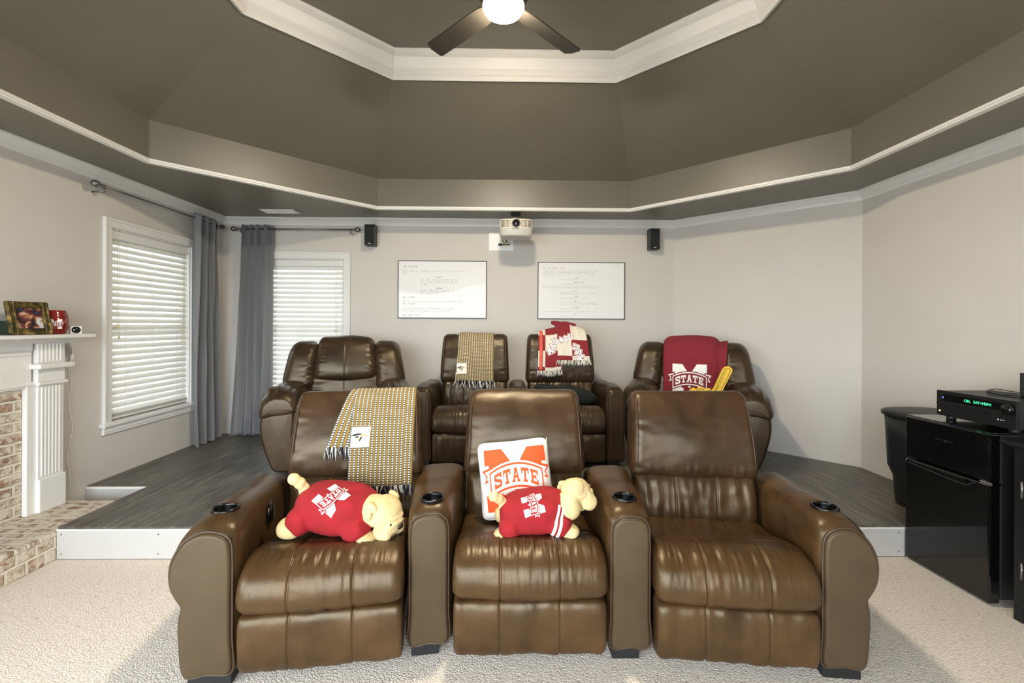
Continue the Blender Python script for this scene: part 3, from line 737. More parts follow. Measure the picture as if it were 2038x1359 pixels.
bm = bmesh.new(); tb(bm, .004, .008, -fw/2+ft, fw/2-ft, ft, fh-ft); from_bm('photo', bm, 'snapshot', r)
bm = bmesh.new(); tb(bm, -.004, .0, -fw/2+.004, fw/2-.004, .004, fh-.004); from_bm('backing', bm, 'photo_dark', r)
bm = bmesh.new(); box(bm, (-.025, -.10, .045), (.075, .006, .088), .001); from_bm('easel_stand', bm, 'photo_dark', r)
r = thing('barrel_jar', 'dark red glazed barrel jar with white M STATE emblem on the mantel shelf', 'jar', (-3.09, 3.165, MZ))
bm = bmesh.new()
lathe(bm, [(.0005, 0), (.055, 0), (.062, .004), (.070, .025), (.0715, .045), (.0755, .05), (.078, .08), (.077, .112), (.0735, .117), (.072, .135), (.064, .158), (.0625, .163), (.058, .163), (.056, .15), (.0005, .148)], 48)
jar = from_bm('body', bm, 'jar_red', r, True)
inv = Matrix.Translation(-Vector(r.location))
vd = (Vector((0, 0, 1.46))-Vector((-3.09, 3.165, MZ+.08))).normalized(); xd = Vector((-vd.y, vd.x, 0)).normalized()
decal('emblem', state_logo('white_print', 'jar_red', 'white_print', 'white_print'), bvh_of([jar], r), Vector((-3.09, 3.165, MZ+.07))+xd*.008, xd, (0, 0, 1), .033, -Vector((vd.x, vd.y, 0)), r, eps=.0003, off=.0006, inv=inv)
r = thing('security_camera', 'small white cube camera with black round lens at the end of the mantel shelf', 'camera', (-3.06, 3.29, MZ), radians(-35))
bm = bmesh.new(); bx(bm, -.02, .02, -.031, .031, 0, .056, .004); from_bm('housing', bm, 'white_plastic', r)
bm = bmesh.new(); mt_ = Matrix.Translation((.02, 0, .028)) @ Matrix.Rotation(pi/2, 4, 'Y'); lathe(bm, [(.0001, 0), (.024, 0), (.024, .003), (.014, .004), (.009, .007), (.0001, .008)], 28, mt_); from_bm('lens', bm, 'black_gloss', r, True)
bm = bmesh.new(); pts = [(-3.17, 3.38, 1.345), (-3.18, 3.40, 1.30), (-3.18, 3.40, 1.22), (-3.19, 3.39, 1.15), (-3.205, 3.40, 1.08), (-3.21, 3.425, 1.0), (-3.21, 3.40, .9), (-3.21, 3.415, .78), (-3.21, 3.435, .68), (-3.21, 3.41, .55), (-3.205, 3.39, .46), (-3.205, 3.405, .36), (-3.19, 3.40, .24)]
o = Vector(pts[0]); tube(bm, [Vector(p)-o for p in catmull(pts, 6, False)], .0024, 8)
r = thing('power_cord', 'thin white power cord hanging down the wall from the mantel shelf', 'cord', o); from_bm('cable', bm, 'white_plastic', r, True)
bm = bmesh.new(); box(bm, Vector((-3.183, 3.40, 1.205))-o, (.014, .018, .034), .003); from_bm('inline_plug', bm, 'white_plastic', r)

# ------------------------------------------------------------------ ceiling fan
FX, FY = -.016, 2.56
r = thing('ceiling_fan', 'dark four-blade ceiling fan with lit round bowl under the tray ceiling', 'ceiling fan', (FX, FY, HTOP))
bm = bmesh.new(); lathe(bm, [(.0005, -.001), (.07, -.001), (.065, -.03), (.03, -.06), (.0005, -.06)], 28); from_bm('canopy', bm, 'fan_blade', r, True)
bm = bmesh.new(); tube(bm, [(0, 0, -.05), (0, 0, -.30)], .013, 12); from_bm('downrod', bm, 'fan_blade', r, True)
bm = bmesh.new(); lathe(bm, [(.02, -.28), (.08, -.30), (.13, -.335), (.14, -.37), (.14, -.42), (.12, -.455), (.118, -.47), (.0005, -.47)], 36); from_bm('motor_housing', bm, 'fan_blade', r, True)
bm = bmesh.new(); lathe(bm, [(.116, -.47), (.116, -.482), (.10, -.505), (.07, -.52), (.035, -.527), (.0005, -.529)], 40); from_bm('light_bowl', bm, 'lamp', r, True)
for k in range(4):
    a = radians(45+90*k); bm = bmesh.new()
    pr = [(.10, -.05), (.20, -.062), (.64, -.066), (.655, -.055), (.66, .02), (.64, .062), (.2, .058), (.1, .045)]
    prism(bm, pr, -.004, .004, 'z'); bmesh.ops.transform(bm, matrix=Matrix.Rotation(a, 4, 'Z') @ Matrix.Translation((0, 0, -.445)) @ Matrix.Rotation(radians(12), 4, 'X'), verts=bm.verts)
    from_bm('blade', bm, 'fan_blade', r)

# ------------------------------------------------------------------ vent, speakers, projector, wall plate
r = thing('ceiling_vent', 'white rectangular air vent in the dark soffit near the left corner', 'air vent', (-2.40, 4.885, H-.004))
bm = bmesh.new(); bx(bm, -.18, .18, -.08, .08, -.006, .003, .003); from_bm('frame', bm, 'trim', r)
bm = bmesh.new()
for k in range(12): box(bm, (0, -.055+k*.01, -.0085), (.31, .0055, .002), 0, E3(x=.5))
bx(bm, -.003, .003, -.06, .06, -.0105, -.007); from_bm('louvres', bm, 'trim', r)
def wall_speaker(x, zb, label, lx):
    r = thing('wall_speaker', label, 'speaker', (x, YB, zb))
    bm = bmesh.new(); bx(bm, -.058, .058, -.14, -.035, 0, .235, .006); from_bm('cabinet', bm, 'black_plastic', r)
    bm = bmesh.new(); bx(bm, -.052, .052, -.147, -.139, .012, .228, .004); from_bm('grille', bm, 'speaker_cloth', r)
    bm = bmesh.new(); bx(bm, -.012, .012, -.04, -.001, .13, .2, .002); from_bm('bracket', bm, 'black_metal', r)
    bm = bmesh.new(); bx(bm, -.014, .014, -.1486, -.1468, .016, .023); from_bm('badge', bm, 'white_print', r)
    bm = bmesh.new(); tube(bm, [(lx*.3, -.03, .2), (lx, -.012, .12), (lx*.9, -.008, .18), (0, -.012, .25), (.02, -.02, HC+.02-zb), (.03, -.07, H-.03-zb)], .0016, 6); from_bm('wire', bm, 'brass', r, True)
wall_speaker(-1.515, 2.336, 'small black speaker on the back wall between curtain rod and left poster', .0)
wall_speaker(1.688, 2.315, 'small black speaker on the back wall near the right corner', -.075)
r = thing('projector', 'cream and grey video projector hanging from a dark ceiling mount above the posters', 'projector', (.112, 4.67, H))
def pj_fn(q):
    return Vector((q.x, q.y-.03*(1-(q.x/.17)**2)*(q.y < 0), q.z))
bm = blob_verts(.172, .125, .055, 7, 16, pj_fn); bmesh.ops.transform(bm, matrix=Matrix.Translation((0, .12, -.165)), verts=bm.verts); from_bm('upper_case', bm, 'proj_cream', r, True)
bm = blob_verts(.17, .122, .045, 7, 16, lambda q: pj_fn(Vector((q.x*(1+q.z*1.2), q.y*(1+q.z*.9), q.z)))); bmesh.ops.transform(bm, matrix=Matrix.Translation((0, .12, -.25)), verts=bm.verts); from_bm('lower_case', bm, 'proj_grey', r, True)
def pjf(x): return .12-.125-.03*(1-(x/.17)**2)
bm = bmesh.new()
for sx_, cols in ((-1, ((-.155, -.115), (-.108, -.068), (-.062, -.05))), (1, ((.05, .066), (.073, .109), (.115, .155)))):
    for (a, b2) in cols:
        for k in range(6):
            xm = (a+b2)/2; box(bm, (xm, pjf(xm)-.0005, -.135-k*.0125), (b2-a, .006, .005), 0, E3(z=-(.06*xm/.17/.17)*-1))
from_bm('vent_slots', bm, 'vent_dark', r)
mt_ = Matrix.Translation((0, pjf(0)+.02, -.165)) @ Matrix.Rotation(pi/2, 4, 'X')
bm = bmesh.new(); lathe(bm, [(.038, 0), (.046, .02), (.046, .03), (.041, .034), (.036, .028), (.036, 0)], 32, mt_); from_bm('lens_ring', bm, 'pewter', r, True)
bm = bmesh.new(); lathe(bm, [(.0001, .03), (.018, .028), (.035, .02), (.0355, 0), (.0001, 0)], 32, mt_); from_bm('lens', bm, 'black_gloss', r, True)
bm = bmesh.new(); bx(bm, -.045, .03, pjf(0)-.004, pjf(0)+.01, -.226, -.219); from_bm('badge', bm, 'chrome', r)
bm = bmesh.new(); bx(bm, -.055, .055, .19, .30, -.012, -.0005, .002); bx(bm, -.05, .05, .19, .195, -.04, -.01, .002); from_bm('mount_plate', bm, 'black_metal', r)
bm = bmesh.new(); tube(bm, [(0, .245, -.01), (0, .245, -.07)], .018, 14); bx(bm, -.03, .03, .15, .26, -.085, -.065, .003); tube(bm, [(0, .18, -.07), (0, .16, -.115)], .016, 12); from_bm('mount_arm', bm, 'pewter', r, True)
r = thing('wall_plate', 'white recessed double wall plate with black cables behind the projector', 'wall plate', (-.046, YB, 2.41))
bm = bmesh.new(); bx(bm, -.142, .142, -.008, 0, -.103, .103, .004); from_bm('plate', bm, 'white_plastic', r)
bm = bmesh.new(); bx(bm, -.118, -.012, -.0105, -.007, -.07, .07, .002); bx(bm, -.1, -.03, -.0125, -.009, -.055, .055, .002); from_bm('cover', bm, 'white_plastic', r)
bm = bmesh.new(); bx(bm, -.03, .10, -.0095, -.008, -.06, .07); from_bm('recess', bm, 'proj_cream', r)
bm = bmesh.new(); tube(bm, catmull([(.0, -.02, .07), (.02, -.035, .0), (.04, -.03, -.02), (.06, -.03, .0), (.07, -.06, .06), (.09, -.2, .02)], 6, False), .004, 8)
tube(bm, catmull([(.01, -.02, .06), (.05, -.035, .01), (.09, -.02, -.02)], 6, False), .004, 8); tube(bm, [(-.03, -.015, -.035), (.1, -.015, -.035)], .005, 8); box(bm, (-.01, -.018, -.035), (.045, .016, .026), .003)
from_bm('cables', bm, 'black_plastic', r, True)

# ------------------------------------------------------------------ script posters
def poster(x0, x1, z0, z1, lines, dark, label):
    cx, cz = (x0+x1)/2, (z0+z1)/2; w_, h_ = x1-x0, z1-z0
    r = thing('script_poster', label, 'poster', (cx, YB, cz))
    bm = bmesh.new(); bx(bm, -w_/2+.004, w_/2-.004, -.016, -.001, -h_/2+.004, h_/2-.004); from_bm('sheet', bm, 'poster', r)
    bm = bmesh.new()
    for a in ((-w_/2, w_/2, h_/2-.008, h_/2), (-w_/2, w_/2, -h_/2, -h_/2+.008), (-w_/2, -w_/2+.008, -h_/2, h_/2), (w_/2-.008, w_/2, -h_/2, h_/2)): bx(bm, a[0], a[1], -.02, -.0005, a[2], a[3], .001)
    from_bm('frame', bm, 'black_plastic', r)
    for nm, sel, mat in (('heading_text', True, 'dark_ink'), ('body_text', False, 'grey_ink')):
        bm = bmesh.new()
        for (tx, tz, size, s, hd) in lines:
            if hd != sel: continue
            for p in text_polys(s, tx*w_-w_/2, h_/2-tz*h_, size, .64, .92):
                vs = [bm.verts.new((x, -.0168, z)) for x, z in p]
                try: bm.faces.new(vs)
                except Exception: pass
        from_bm(nm, bm, mat, r, normals=False)
s1 = .0205
L1 = [(.055, .115, s1, 'INT  DELOREAN', True), (.055, .19, s1, 'Marty gets in, and Doc sits on his lap. She closes the', False), (.055, .23, s1, 'door.', False),
 (.43, .30, s1, 'MARTY', True), (.255, .34, s1, 'Hey, Doc.  We better back up. We', False), (.255, .38, s1, "don't have enough road to get up", False), (.255, .42, s1, 'to 88.', False),
 (.43, .49, s1, 'BROWN', True), (.255, .53, s1, "Roads?  Where we're going, we", False), (.255, .57, s1, "don't need roads.", False), (.055, .645, s1, 'EXT  STREET', True),
 (.055, .72, s1, 'The car speeds down the street, then BLASTS OFF INTO', False), (.055, .76, s1, 'THE STREAM.', False),
 (.055, .84, s1, 'In a white glow and the DeLorean is enveloped in', False), (.055, .88, s1, 'white glow and disappears into the future.', False), (.055, .955, s1, 'ROLL END TITLES', True), (.92, .06, s1*.8, '98', False)]
s2 = .0155
L2 = [(.06, .115, s2, 'EXT - THE SALOON - SUNSET', True), (.06, .16, s2, 'A clearing by a river with a cluster of small huts, horse stands', False), (.06, .187, s2, 'looking from a far ridge leaning a fire beside. We open the', False), (.06, .214, s2, 'against. Doors fall, as he and both silhouette of his posse', False), (.06, .241, s2, 'centre on the street.', False),
 (.42, .285, s2, 'RINGO', True), (.255, .313, s2, "I don't think you had it in you.", False), (.42, .36, s2, 'DOC HOLLIDAY', True), (.255, .388, s2, "I'm your huckleberry.", False),
 (.06, .43, s2, 'Ringo relaxes as the silhouette steps into the waning light. It is', False), (.06, .457, s2, 'white, smiling like death itself, his hands all ready for work', False),
 (.42, .515, s2, 'DOC', True), (.255, .543, s2, 'Why Johnny Ringo, you look like somebody', False), (.255, .57, s2, 'walked over your grave.', False), (.42, .617, s2, 'RINGO', True), (.255, .645, s2, 'My fight is not with you, Holliday.', False),
 (.42, .69, s2, 'DOC', True), (.255, .718, s2, 'I beg to differ, sir. We started a game we', False), (.255, .745, s2, 'never got to finish. Play for blood, remember?', False), (.42, .795, s2, 'RINGO', True), (.255, .823, s2, 'I was just foolin about.', False),
 (.06, .875, s2, 'For the last time, that familiar sly smile comes over his lips.', False), (.42, .925, s2, 'DOC', True), (.255, .955, s2, 'I wasn t.', False), (.9, .06, s2, '106', False)]
poster(-1.225, -.211, 1.525, 2.186, L1, 0, 'framed white script poster with large lines, left of the projector')
poster(.377, 1.383, 1.524, 2.180, L2, 0, 'framed white script poster with small dense lines, right of the projector')

# ================================================================== RECLINERS
def seams(xs, w_=.0042, d=.008):
    return lambda x: -sum(d*exp(-((x-s)/w_)**2) for s in xs)
def arm_profile(w_, top, end, sgn):
    """xz profile, x from 0 (inner edge) outward; end=True gives the rolled outer side"""
    if not end:
        P = [(0, .05), (0, .2), (0, .4), (.002, top-.07), (.018, top-.022), (w_*.28, top-.002), (w_*.5, top), (w_*.72, top-.002), (w_-.018, top-.022), (w_-.002, top-.07), (w_, .4), (w_, .2), (w_, .05), (w_*.5, .047)]
    else:
        P = [(0, .05), (0, .2), (0, .4), (.002, top-.08), (.02, top-.025), (w_*.3, top), (w_*.52, top), (w_*.78, top-.035), (w_*.95, top-.10), (w_, top-.165), (w_*.97, top-.23), (w_*.86, top-.285), (w_*.80, top-.31), (w_*.84, .28), (w_*.84, .2), (w_*.76, .05), (w_*.4, .047)]
    return [(p[0]*sgn, p[1]) for p in P]
def make_arm(root, x_in, sgn, w_, mats, top=.645, end=False, wb=None, skew=0, zs=1, length=.70, cup=True, face_y=0, name='armrest'):
    wb = wb if wb is not None else w_
    leath, panel = mats
    def xf(q):
        t = min(1, max(0, q.y/length)); lx = (q.x-0)*sgn
        k = (w_+(wb-w_)*t)/w_
        z = q.z
        if z > .3: z += (.02*sin(min(1, t*1.6)*pi) - .012*exp(-(q.y/.05)**2))*min(1, (z-.3)/.25)
        return Vector((x_in+skew*t+lx*k*sgn, q.y+face_y, z*zs))
    pr = arm_profile(w_, top, end, sgn)
    arm = slab(name, pr, .012, length, .045, leath, root, 'y', 34, 120, lambda q, n_: .0022*nz3(q, 9, 3), xf, Rin=.03)
    if cup:
        cy, cx = .135, x_in+skew*.2+sgn*(w_+(wb-w_)*.2)*(.42 if end else .5)
        cz = xf(Vector((sgn*w_*.5, .135, top))).z
        bmc = bmesh.new(); lathe(bmc, [(.0001, cz-.1), (.0455, cz-.1), (.0455, cz+.05), (.0001, cz+.05)], 36, Matrix.Translation((cx, cy, 0)))
        boolean_cut(arm, bmc)
        bmc = bmesh.new(); lathe(bmc, [(.0425, cz-.09), (.044, cz-.004), (.0455, cz+.004), (.051, cz+.006), (.055, cz+.002), (.056, cz-.006), (.046, cz-.014), (.0455, cz-.097), (.0001, cz-.099), (.0001, cz-.09)], 40, Matrix.Translation((cx, cy, 0)))
        ch = from_bm('cup_holder', bmc, 'cup_black', arm, True)
    # padded front panel with piping
    pi_ = [Vector((p[0], p[1], 0)) for p in pr]; c = sum(pi_, Vector())/len(pi_)
    sc = [((p.x-c.x)*(.84 if not end else .87)+c.x, (p.y-c.y)*.955+c.y) for p in pi_]
    def xf2(q): v_ = xf(Vector((q.x, max(q.y, 0), q.z))); v_.y = q.y+face_y; return v_
    slab('front_panel', sc, -.016, .05, .016, panel, arm, 'y', 6, 110, None, xf2, Rin=.014)
    pts = resample(catmull([Vector((p[0], p[1], 0)) for p in [((p.x-c.x)*(.88 if not end else .9)+c.x, (p.y-c.y)*.968+c.y) for p in pi_]], 6), 90)
    bmp_ = bmesh.new(); tube(bmp_, [xf2(Vector((p.x, -.0, p.y))) for p in pts], .0045, 6, True); from_bm('piping', bmp_, 'piping', arm, True)
    bmf = bmesh.new(); a0, a1 = sorted((x_in+sgn*.02, x_in+sgn*(w_*.72))); bx(bmf, a0, a1, face_y+.01, face_y+.10, 0, .055*zs, .004); from_bm('foot', bmf, 'foot', arm)
    return arm
def make_recliner(label, loc, rz, W=.67, zs=1.0, back_lean=1.0, group=None, leath='leather_front', padl='leather_pad', arms=(), seed=0, lever=False, vinyl='vinyl_panel', px=(1, 0)):
    r = thing('theater_recliner', label, 'recliner', loc, rz, group)
    hw = W/2-.004
    sm = seams((-W*.19, W*.19))
    def wr_seat(q, n_):
        f = exp(-((q.y-.03)/.10)**2)
        pk = sum(exp(-((q.x-s*.19*W)/.05)**2) for s in (-1, 1))
        a = sm(q.x)*(1 if q.z > .3 else .7)
        a += .009*f*nz3((q.x*4.2, q.y*.8, q.z*.8), 9, seed)*exp(-(q.x/.15)**2)+.0022*f*nz3((q.x*3, q.y*.6, q.z*.6), 24, seed+8)
        a += .003*pk*nz3((q.x*1.0, q.y*3, q.z*3), 12, seed+2) + .005*nz3(q, 5, seed+5)
        a -= .007*exp(-((q.y-.155)/.012)**2)*(1 if n_.z > .5 else 0)
        a += .012*exp(-(q.x/.25)**2)*(1 if q.y < .1 else .3)
        return a
    Z = lambda P: [(a, b2*zs) for a, b2 in P]
    slab('seat_cushion', Z([(.66, .33), (.66, .425), (.5, .425), (.34, .44), (.22, .47), (.12, .488), (.03, .478), (-.035, .44), (-.062, .385), (-.064, .335), (-.045, .302), (0, .29), (.12, .29), (.4, .30)]), -hw, hw, .05, leath, r, 'x', 150, 150, wr_seat, Rin=.035)
    def wr_foot(q, n_): return sm(q.x)*.8+.006*nz3((q.x*2.4, q.y, q.z*.7), 8, seed+1)+.003*nz3(q, 14, seed)
    slab('footrest', Z([(.07, .275), (-.02, .285), (-.048, .262), (-.055, .2), (-.052, .12), (-.04, .065), (-.01, .045), (.07, .05)]), -hw+.004, hw-.004, .03, leath, r, 'x', 140, 110, wr_foot, Rin=.022)
    bmb = bmesh.new(); bx(bmb, -hw+.02, hw-.02, .07, .70, .05*zs, .30*zs, .01); from_bm('base', bmb, 'black_plastic', r)
    # lumbar section
    b0 = lambda y, z: (y+(back_lean-1)*(z-.4)*.35, z*zs)
    def wr_lum(q, n_):
        return seams((-W*.16, W*.16), .004, .007)(q.x)+.007*nz3((q.x*3, q.y, q.z*.7), 9, seed+3)+.004*nz3(q, 16, seed)
    lum = slab('lumbar_cushion', [b0(*p) for p in ((.70, .40), (.70, .66), (.60, .66), (.553, .635), (.525, .58), (.508, .50), (.505, .42), (.54, .39))], -hw+.012, hw-.012, .05, leath, r, 'x', 140, 90, wr_lum, lambda q: Vector((px[1]+px[0]*q.x, q.y, q.z)), Rin=.035)
    # headrest pad
    def wr_pad(q, n_):
        e = min(1, max(0, (abs(q.x)-.22)/.1)); zb = q.z/zs
        a = .009*nz3((q.x*.9, q.y*1.2, q.z*1.3), 4.2, seed+4)+.0016*nz3((q.x*.9, q.y, q.z*2.0), 12, seed)
        a += .006*exp(-((zb-.67)/.03)**2)*nz3((q.x*3, 0, 0), 13, seed)
        a += .008*e*nz3((q.x*.5, q.z*3, 0), 11, seed+7)
        a += .014*exp(-(q.x/.28)**2)*exp(-((zb-.84)/.16)**2)
        return a
    def taper(q):
        t = (q.z/zs-.63)/.44; return Vector((px[1]+px[0]*q.x*(1.015-.055*t-.03*max(0, t-.75)*4*(t-.75)), q.y, q.z-.005*zs*(max(0, abs(q.x)/hw-.4))**2*(1 if t > .6 else 0)))
    pad = slab('headrest_pad', [b0(*p) for p in ((.66, .62), (.57, .628), (.538, .66), (.54, .74), (.565, .85), (.605, .96), (.652, 1.04), (.71, 1.076), (.78, 1.06), (.81, 1.0), (.80, .86), (.76, .66))], -hw-.004, hw+.004, .05, padl, r, 'x', 70, 130, wr_pad, taper, Rin=.05)
    shell = slab('back_shell', [b0(*p) for p in ((.72, .25), (.80, .66), (.84, .96), (.80, 1.02), (.76, .9), (.70, .6), (.66, .3))], -hw+.02, hw-.02, .03, padl, r, 'x', 20, 60)
    for s in (-1, 1):
        bmp_ = bmesh.new(); tube(bmp_, [taper(Vector((s*(hw-.022), *b0(y, z)))) for y, z in catmull([(.545, .665), (.541, .74), (.566, .85), (.606, .955), (.655, 1.035)], 5, False) and [(p.x, p.y) for p in catmull([Vector((.545, .665, 0)), Vector((.536, .74, 0)), Vector((.56, .85, 0)), Vector((.60, .96, 0)), Vector((.65, 1.04, 0))], 5, False)]], .0035, 6)
        from_bm('pad_piping', bmp_, 'piping', r, True)
    for a in arms: make_arm(r, **a, mats=(leath, vinyl), zs=zs)
    if lever:
        bml = bmesh.new(); lathe(bml, [(.0001, 0), (.045, 0), (.048, .006), (.04, .012), (.0001, .014)], 28, Matrix.Translation((-W/2+.003, .33, .56)) @ Matrix.Rotation(pi/2, 4, 'Y') @ Matrix.Diagonal((1.15, .8, 1, 1)))
        from_bm('recline_lever', bml, 'black_gloss', r, True)
    return r, pad, lum
FG = 'front row theater recliners'
RL, padL, lumL = make_recliner('front row brown leather recliner at the left end with knit scarf on its back', (-.749, 1.91, 0), radians(7.8), .66, arms=(dict(x_in=-.332, sgn=-1, w_=.255, end=True, face_y=-.02), dict(x_in=.335, sgn=1, w_=.192, wb=.30, skew=.0, face_y=.035)), seed=1, lever=True, group=FG, px=(1.06, .028))
RM, padM, lumM = make_recliner('front row brown leather recliner in the middle with pillow and plush dog', (.114, 1.97, 0), 0, .67, arms=(dict(x_in=.342, sgn=1, w_=.192, wb=.275),), seed=12, group=FG)
RR, padR, lumR = make_recliner('front row brown leather recliner at the right end with empty seat', (.975, 1.908, 0), radians(-6.5), .666, arms=(dict(x_in=.335, sgn=1, w_=.235, end=True, face_y=-.01),), seed=23, group=FG)
BG = 'rear middle theater recliners'
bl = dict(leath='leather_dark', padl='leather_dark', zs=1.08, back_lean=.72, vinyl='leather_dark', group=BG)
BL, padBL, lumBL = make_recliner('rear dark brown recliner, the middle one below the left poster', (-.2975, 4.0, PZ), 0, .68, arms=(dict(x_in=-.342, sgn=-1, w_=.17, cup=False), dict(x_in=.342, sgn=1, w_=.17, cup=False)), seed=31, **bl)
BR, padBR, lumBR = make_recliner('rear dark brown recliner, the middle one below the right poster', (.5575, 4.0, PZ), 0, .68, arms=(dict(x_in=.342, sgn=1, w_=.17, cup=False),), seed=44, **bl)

def big_recliner(label, loc, rz, seed):
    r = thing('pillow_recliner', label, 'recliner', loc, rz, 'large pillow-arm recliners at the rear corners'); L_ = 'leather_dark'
    bmb = bmesh.new(); bx(bmb, -.36, .36, .08, .82, .0, .12, .01); from_bm('base', bmb, 'black_plastic', r)
    slab('seat_cushion', [(.62, .34), (.62, .5), (.4, .50), (.2, .52), (.06, .53), (-.02, .50), (-.05, .43), (-.03, .36), (.1, .34)], -.335, .335, .06, L_, r, 'x', 40, 100, lambda q, n_: .006*nz3(q, 7, seed), Rin=.05)
    slab('footrest', [(.08, .34), (-.02, .35), (-.045, .3), (-.05, .2), (-.035, .1), (0, .08), (.08, .09)], -.33, .33, .04, L_, r, 'x', 40, 80, lambda q, n_: .006*nz3(q, 7, seed+1), Rin=.03)
    def pk(q, n_):
        a = .006*nz3(q, 6, seed)
        a += .010*min(1, max(0, (abs(q.x)-.16)/.1))*nz3((q.x*.4, q.y, q.z*3.4), 12, seed)-.006*exp(-(q.x/.005)**2)
        return a
    low = slab('lower_back', [(.50, .45), (.52, .62), (.56, .78), (.66, .8), (.76, .78), (.74, .42)], -.44, .44, .07, L_, r, 'x', 50, 90, pk, Rin=.06)
    def cf(q, n_): return pk(q, n_)+.022*exp(-(q.x/.2)**2)
    cen = slab('headrest_pillow', [(.62, .725), (.545, .735), (.52, .79), (.535, .90), (.58, 1.03), (.645, 1.105), (.72, 1.12), (.78, 1.06), (.76, .8)], -.275, .275, .07, L_, r, 'x', 50, 110, cf, lambda q: Vector((q.x*(1.06-.12*max(0, (q.z-.8)/.3)), q.y, q.z)), Rin=.06)
    outs = []
    for s in (-1, 1):
        def bf(q, n_, s=s):
            inner = exp(-((abs(q.x)-.27)/.09)**2)
            return .006*nz3(q, 6, seed+s)+.016*inner*nz3((q.x*.5, q.y*.6, q.z*3.6), 10, seed+3*s)
        outs.append(slab('side_bolster', [(.60, .56), (.50, .60), (.485, .70), (.51, .86), (.56, 1.0), (.635, 1.065), (.73, 1.085), (.80, 1.0), (.80, .7), (.74, .55)], .262 if s > 0 else -.535, .535 if s > 0 else -.262, .09, L_, r, 'x', 36, 110, bf,
            lambda q: Vector((q.x*(1.04-.10*max(0, (q.z-.75)/.3)), q.y, q.z)), Rin=.085))
    slab('back_shell', [(.74, .2), (.82, .6), (.86, .95), (.80, 1.02), (.76, .7), (.70, .3)], -.47, .47, .06, L_, r, 'x', 20, 60, Rin=.04)
    for s in (-1, 1):
        P = [(.33, .08), (.33, .35), (.335, .56), (.42, .60), (.54, .585), (.585, .52), (.60, .42), (.585, .30), (.55, .17), (.50, .06), (.42, .04)]
        pan = slab('arm_panel', [(x*s, z) for x, z in P], -.035, .74, .05, L_, r, 'y', 30, 100, lambda q, n_: .004*nz3(q, 5, seed), Rin=.03)
        Q = [(.31, .58), (.315, .66), (.36, .715), (.45, .735), (.54, .715), (.60, .65), (.615, .57), (.60, .525), (.57, .515), (.50, .53), (.40, .54)]
        def pa(q, n_): return .016*exp(-((q.y-.07)/.10)**2)*nz3((q.x*3.2, q.y*.5, q.z*1.2), 9, seed)+.006*nz3(q, 7, seed)
        def droop(q): return Vector((q.x, q.y, q.z-(.05*max(0, (.12-q.y)/.16)**1.6)))
        slab('arm_pillow', [(x*s, z) for x, z in Q], -.05, .62, .10, L_, r, 'y', 40, 100, pa, droop, Rin=.05)
        bmf = bmesh.new(); bx(bmf, .36*s-.03, .36*s+.03, .04, .12, 0, .06, .004); from_bm('foot', bmf, 'foot', r)
    return r, [cen, low]+outs
PL_, partsPL = big_recliner('large dark brown recliner with puckered pillow back, before the back window', (-1.40, 3.85, PZ), radians(13), 3)
PR_, partsPR = big_recliner('large dark brown recliner with maroon blanket, before the angled right corner', (1.63, 3.90, PZ), radians(-21), 9)

# ================================================================== THROWS AND SCARVES
def wrap_points(bvh, root, x, pc, ang0=-.5, ang1=pi+1.2, n=140, off=.006, drop_to=None):
    """polyline round the chair back at local x: from behind, over the top, down the front. pc = centre (y,z) inside the pad (local)"""
    mw = Matrix.Translation(root.location) @ Matrix.Rotation(root.rotation_euler.z, 4, 'Z'); out = []
    for k in range(n):
        a = ang0+(ang1-ang0)*k/(n-1)
        d = Vector((0, cos(a), sin(a))); p0 = Vector((x, pc[0], pc[1]))+d*.6
        h = bvh.ray_cast(mw @ p0, (mw.to_3x3() @ -d), .6)
        if h[0] is None: continue
        hl = mw.inverted() @ h[0]; out.append(Vector((hl.y, hl.z))+Vector((cos(a), sin(a)))*off)
    return out
def hullify(P):
    """keep it outside of concavities on the front"""
    out = [P[0]]
    for p in P[1:]:
        while len(out) >= 2:
            a, b2 = out[-2], out[-1]; c = (b2-a).x*(p-b2).y-(b2-a).y*(p-b2).x
            if c < 0: out.pop()
            else: break
        out.append(p)
    return out
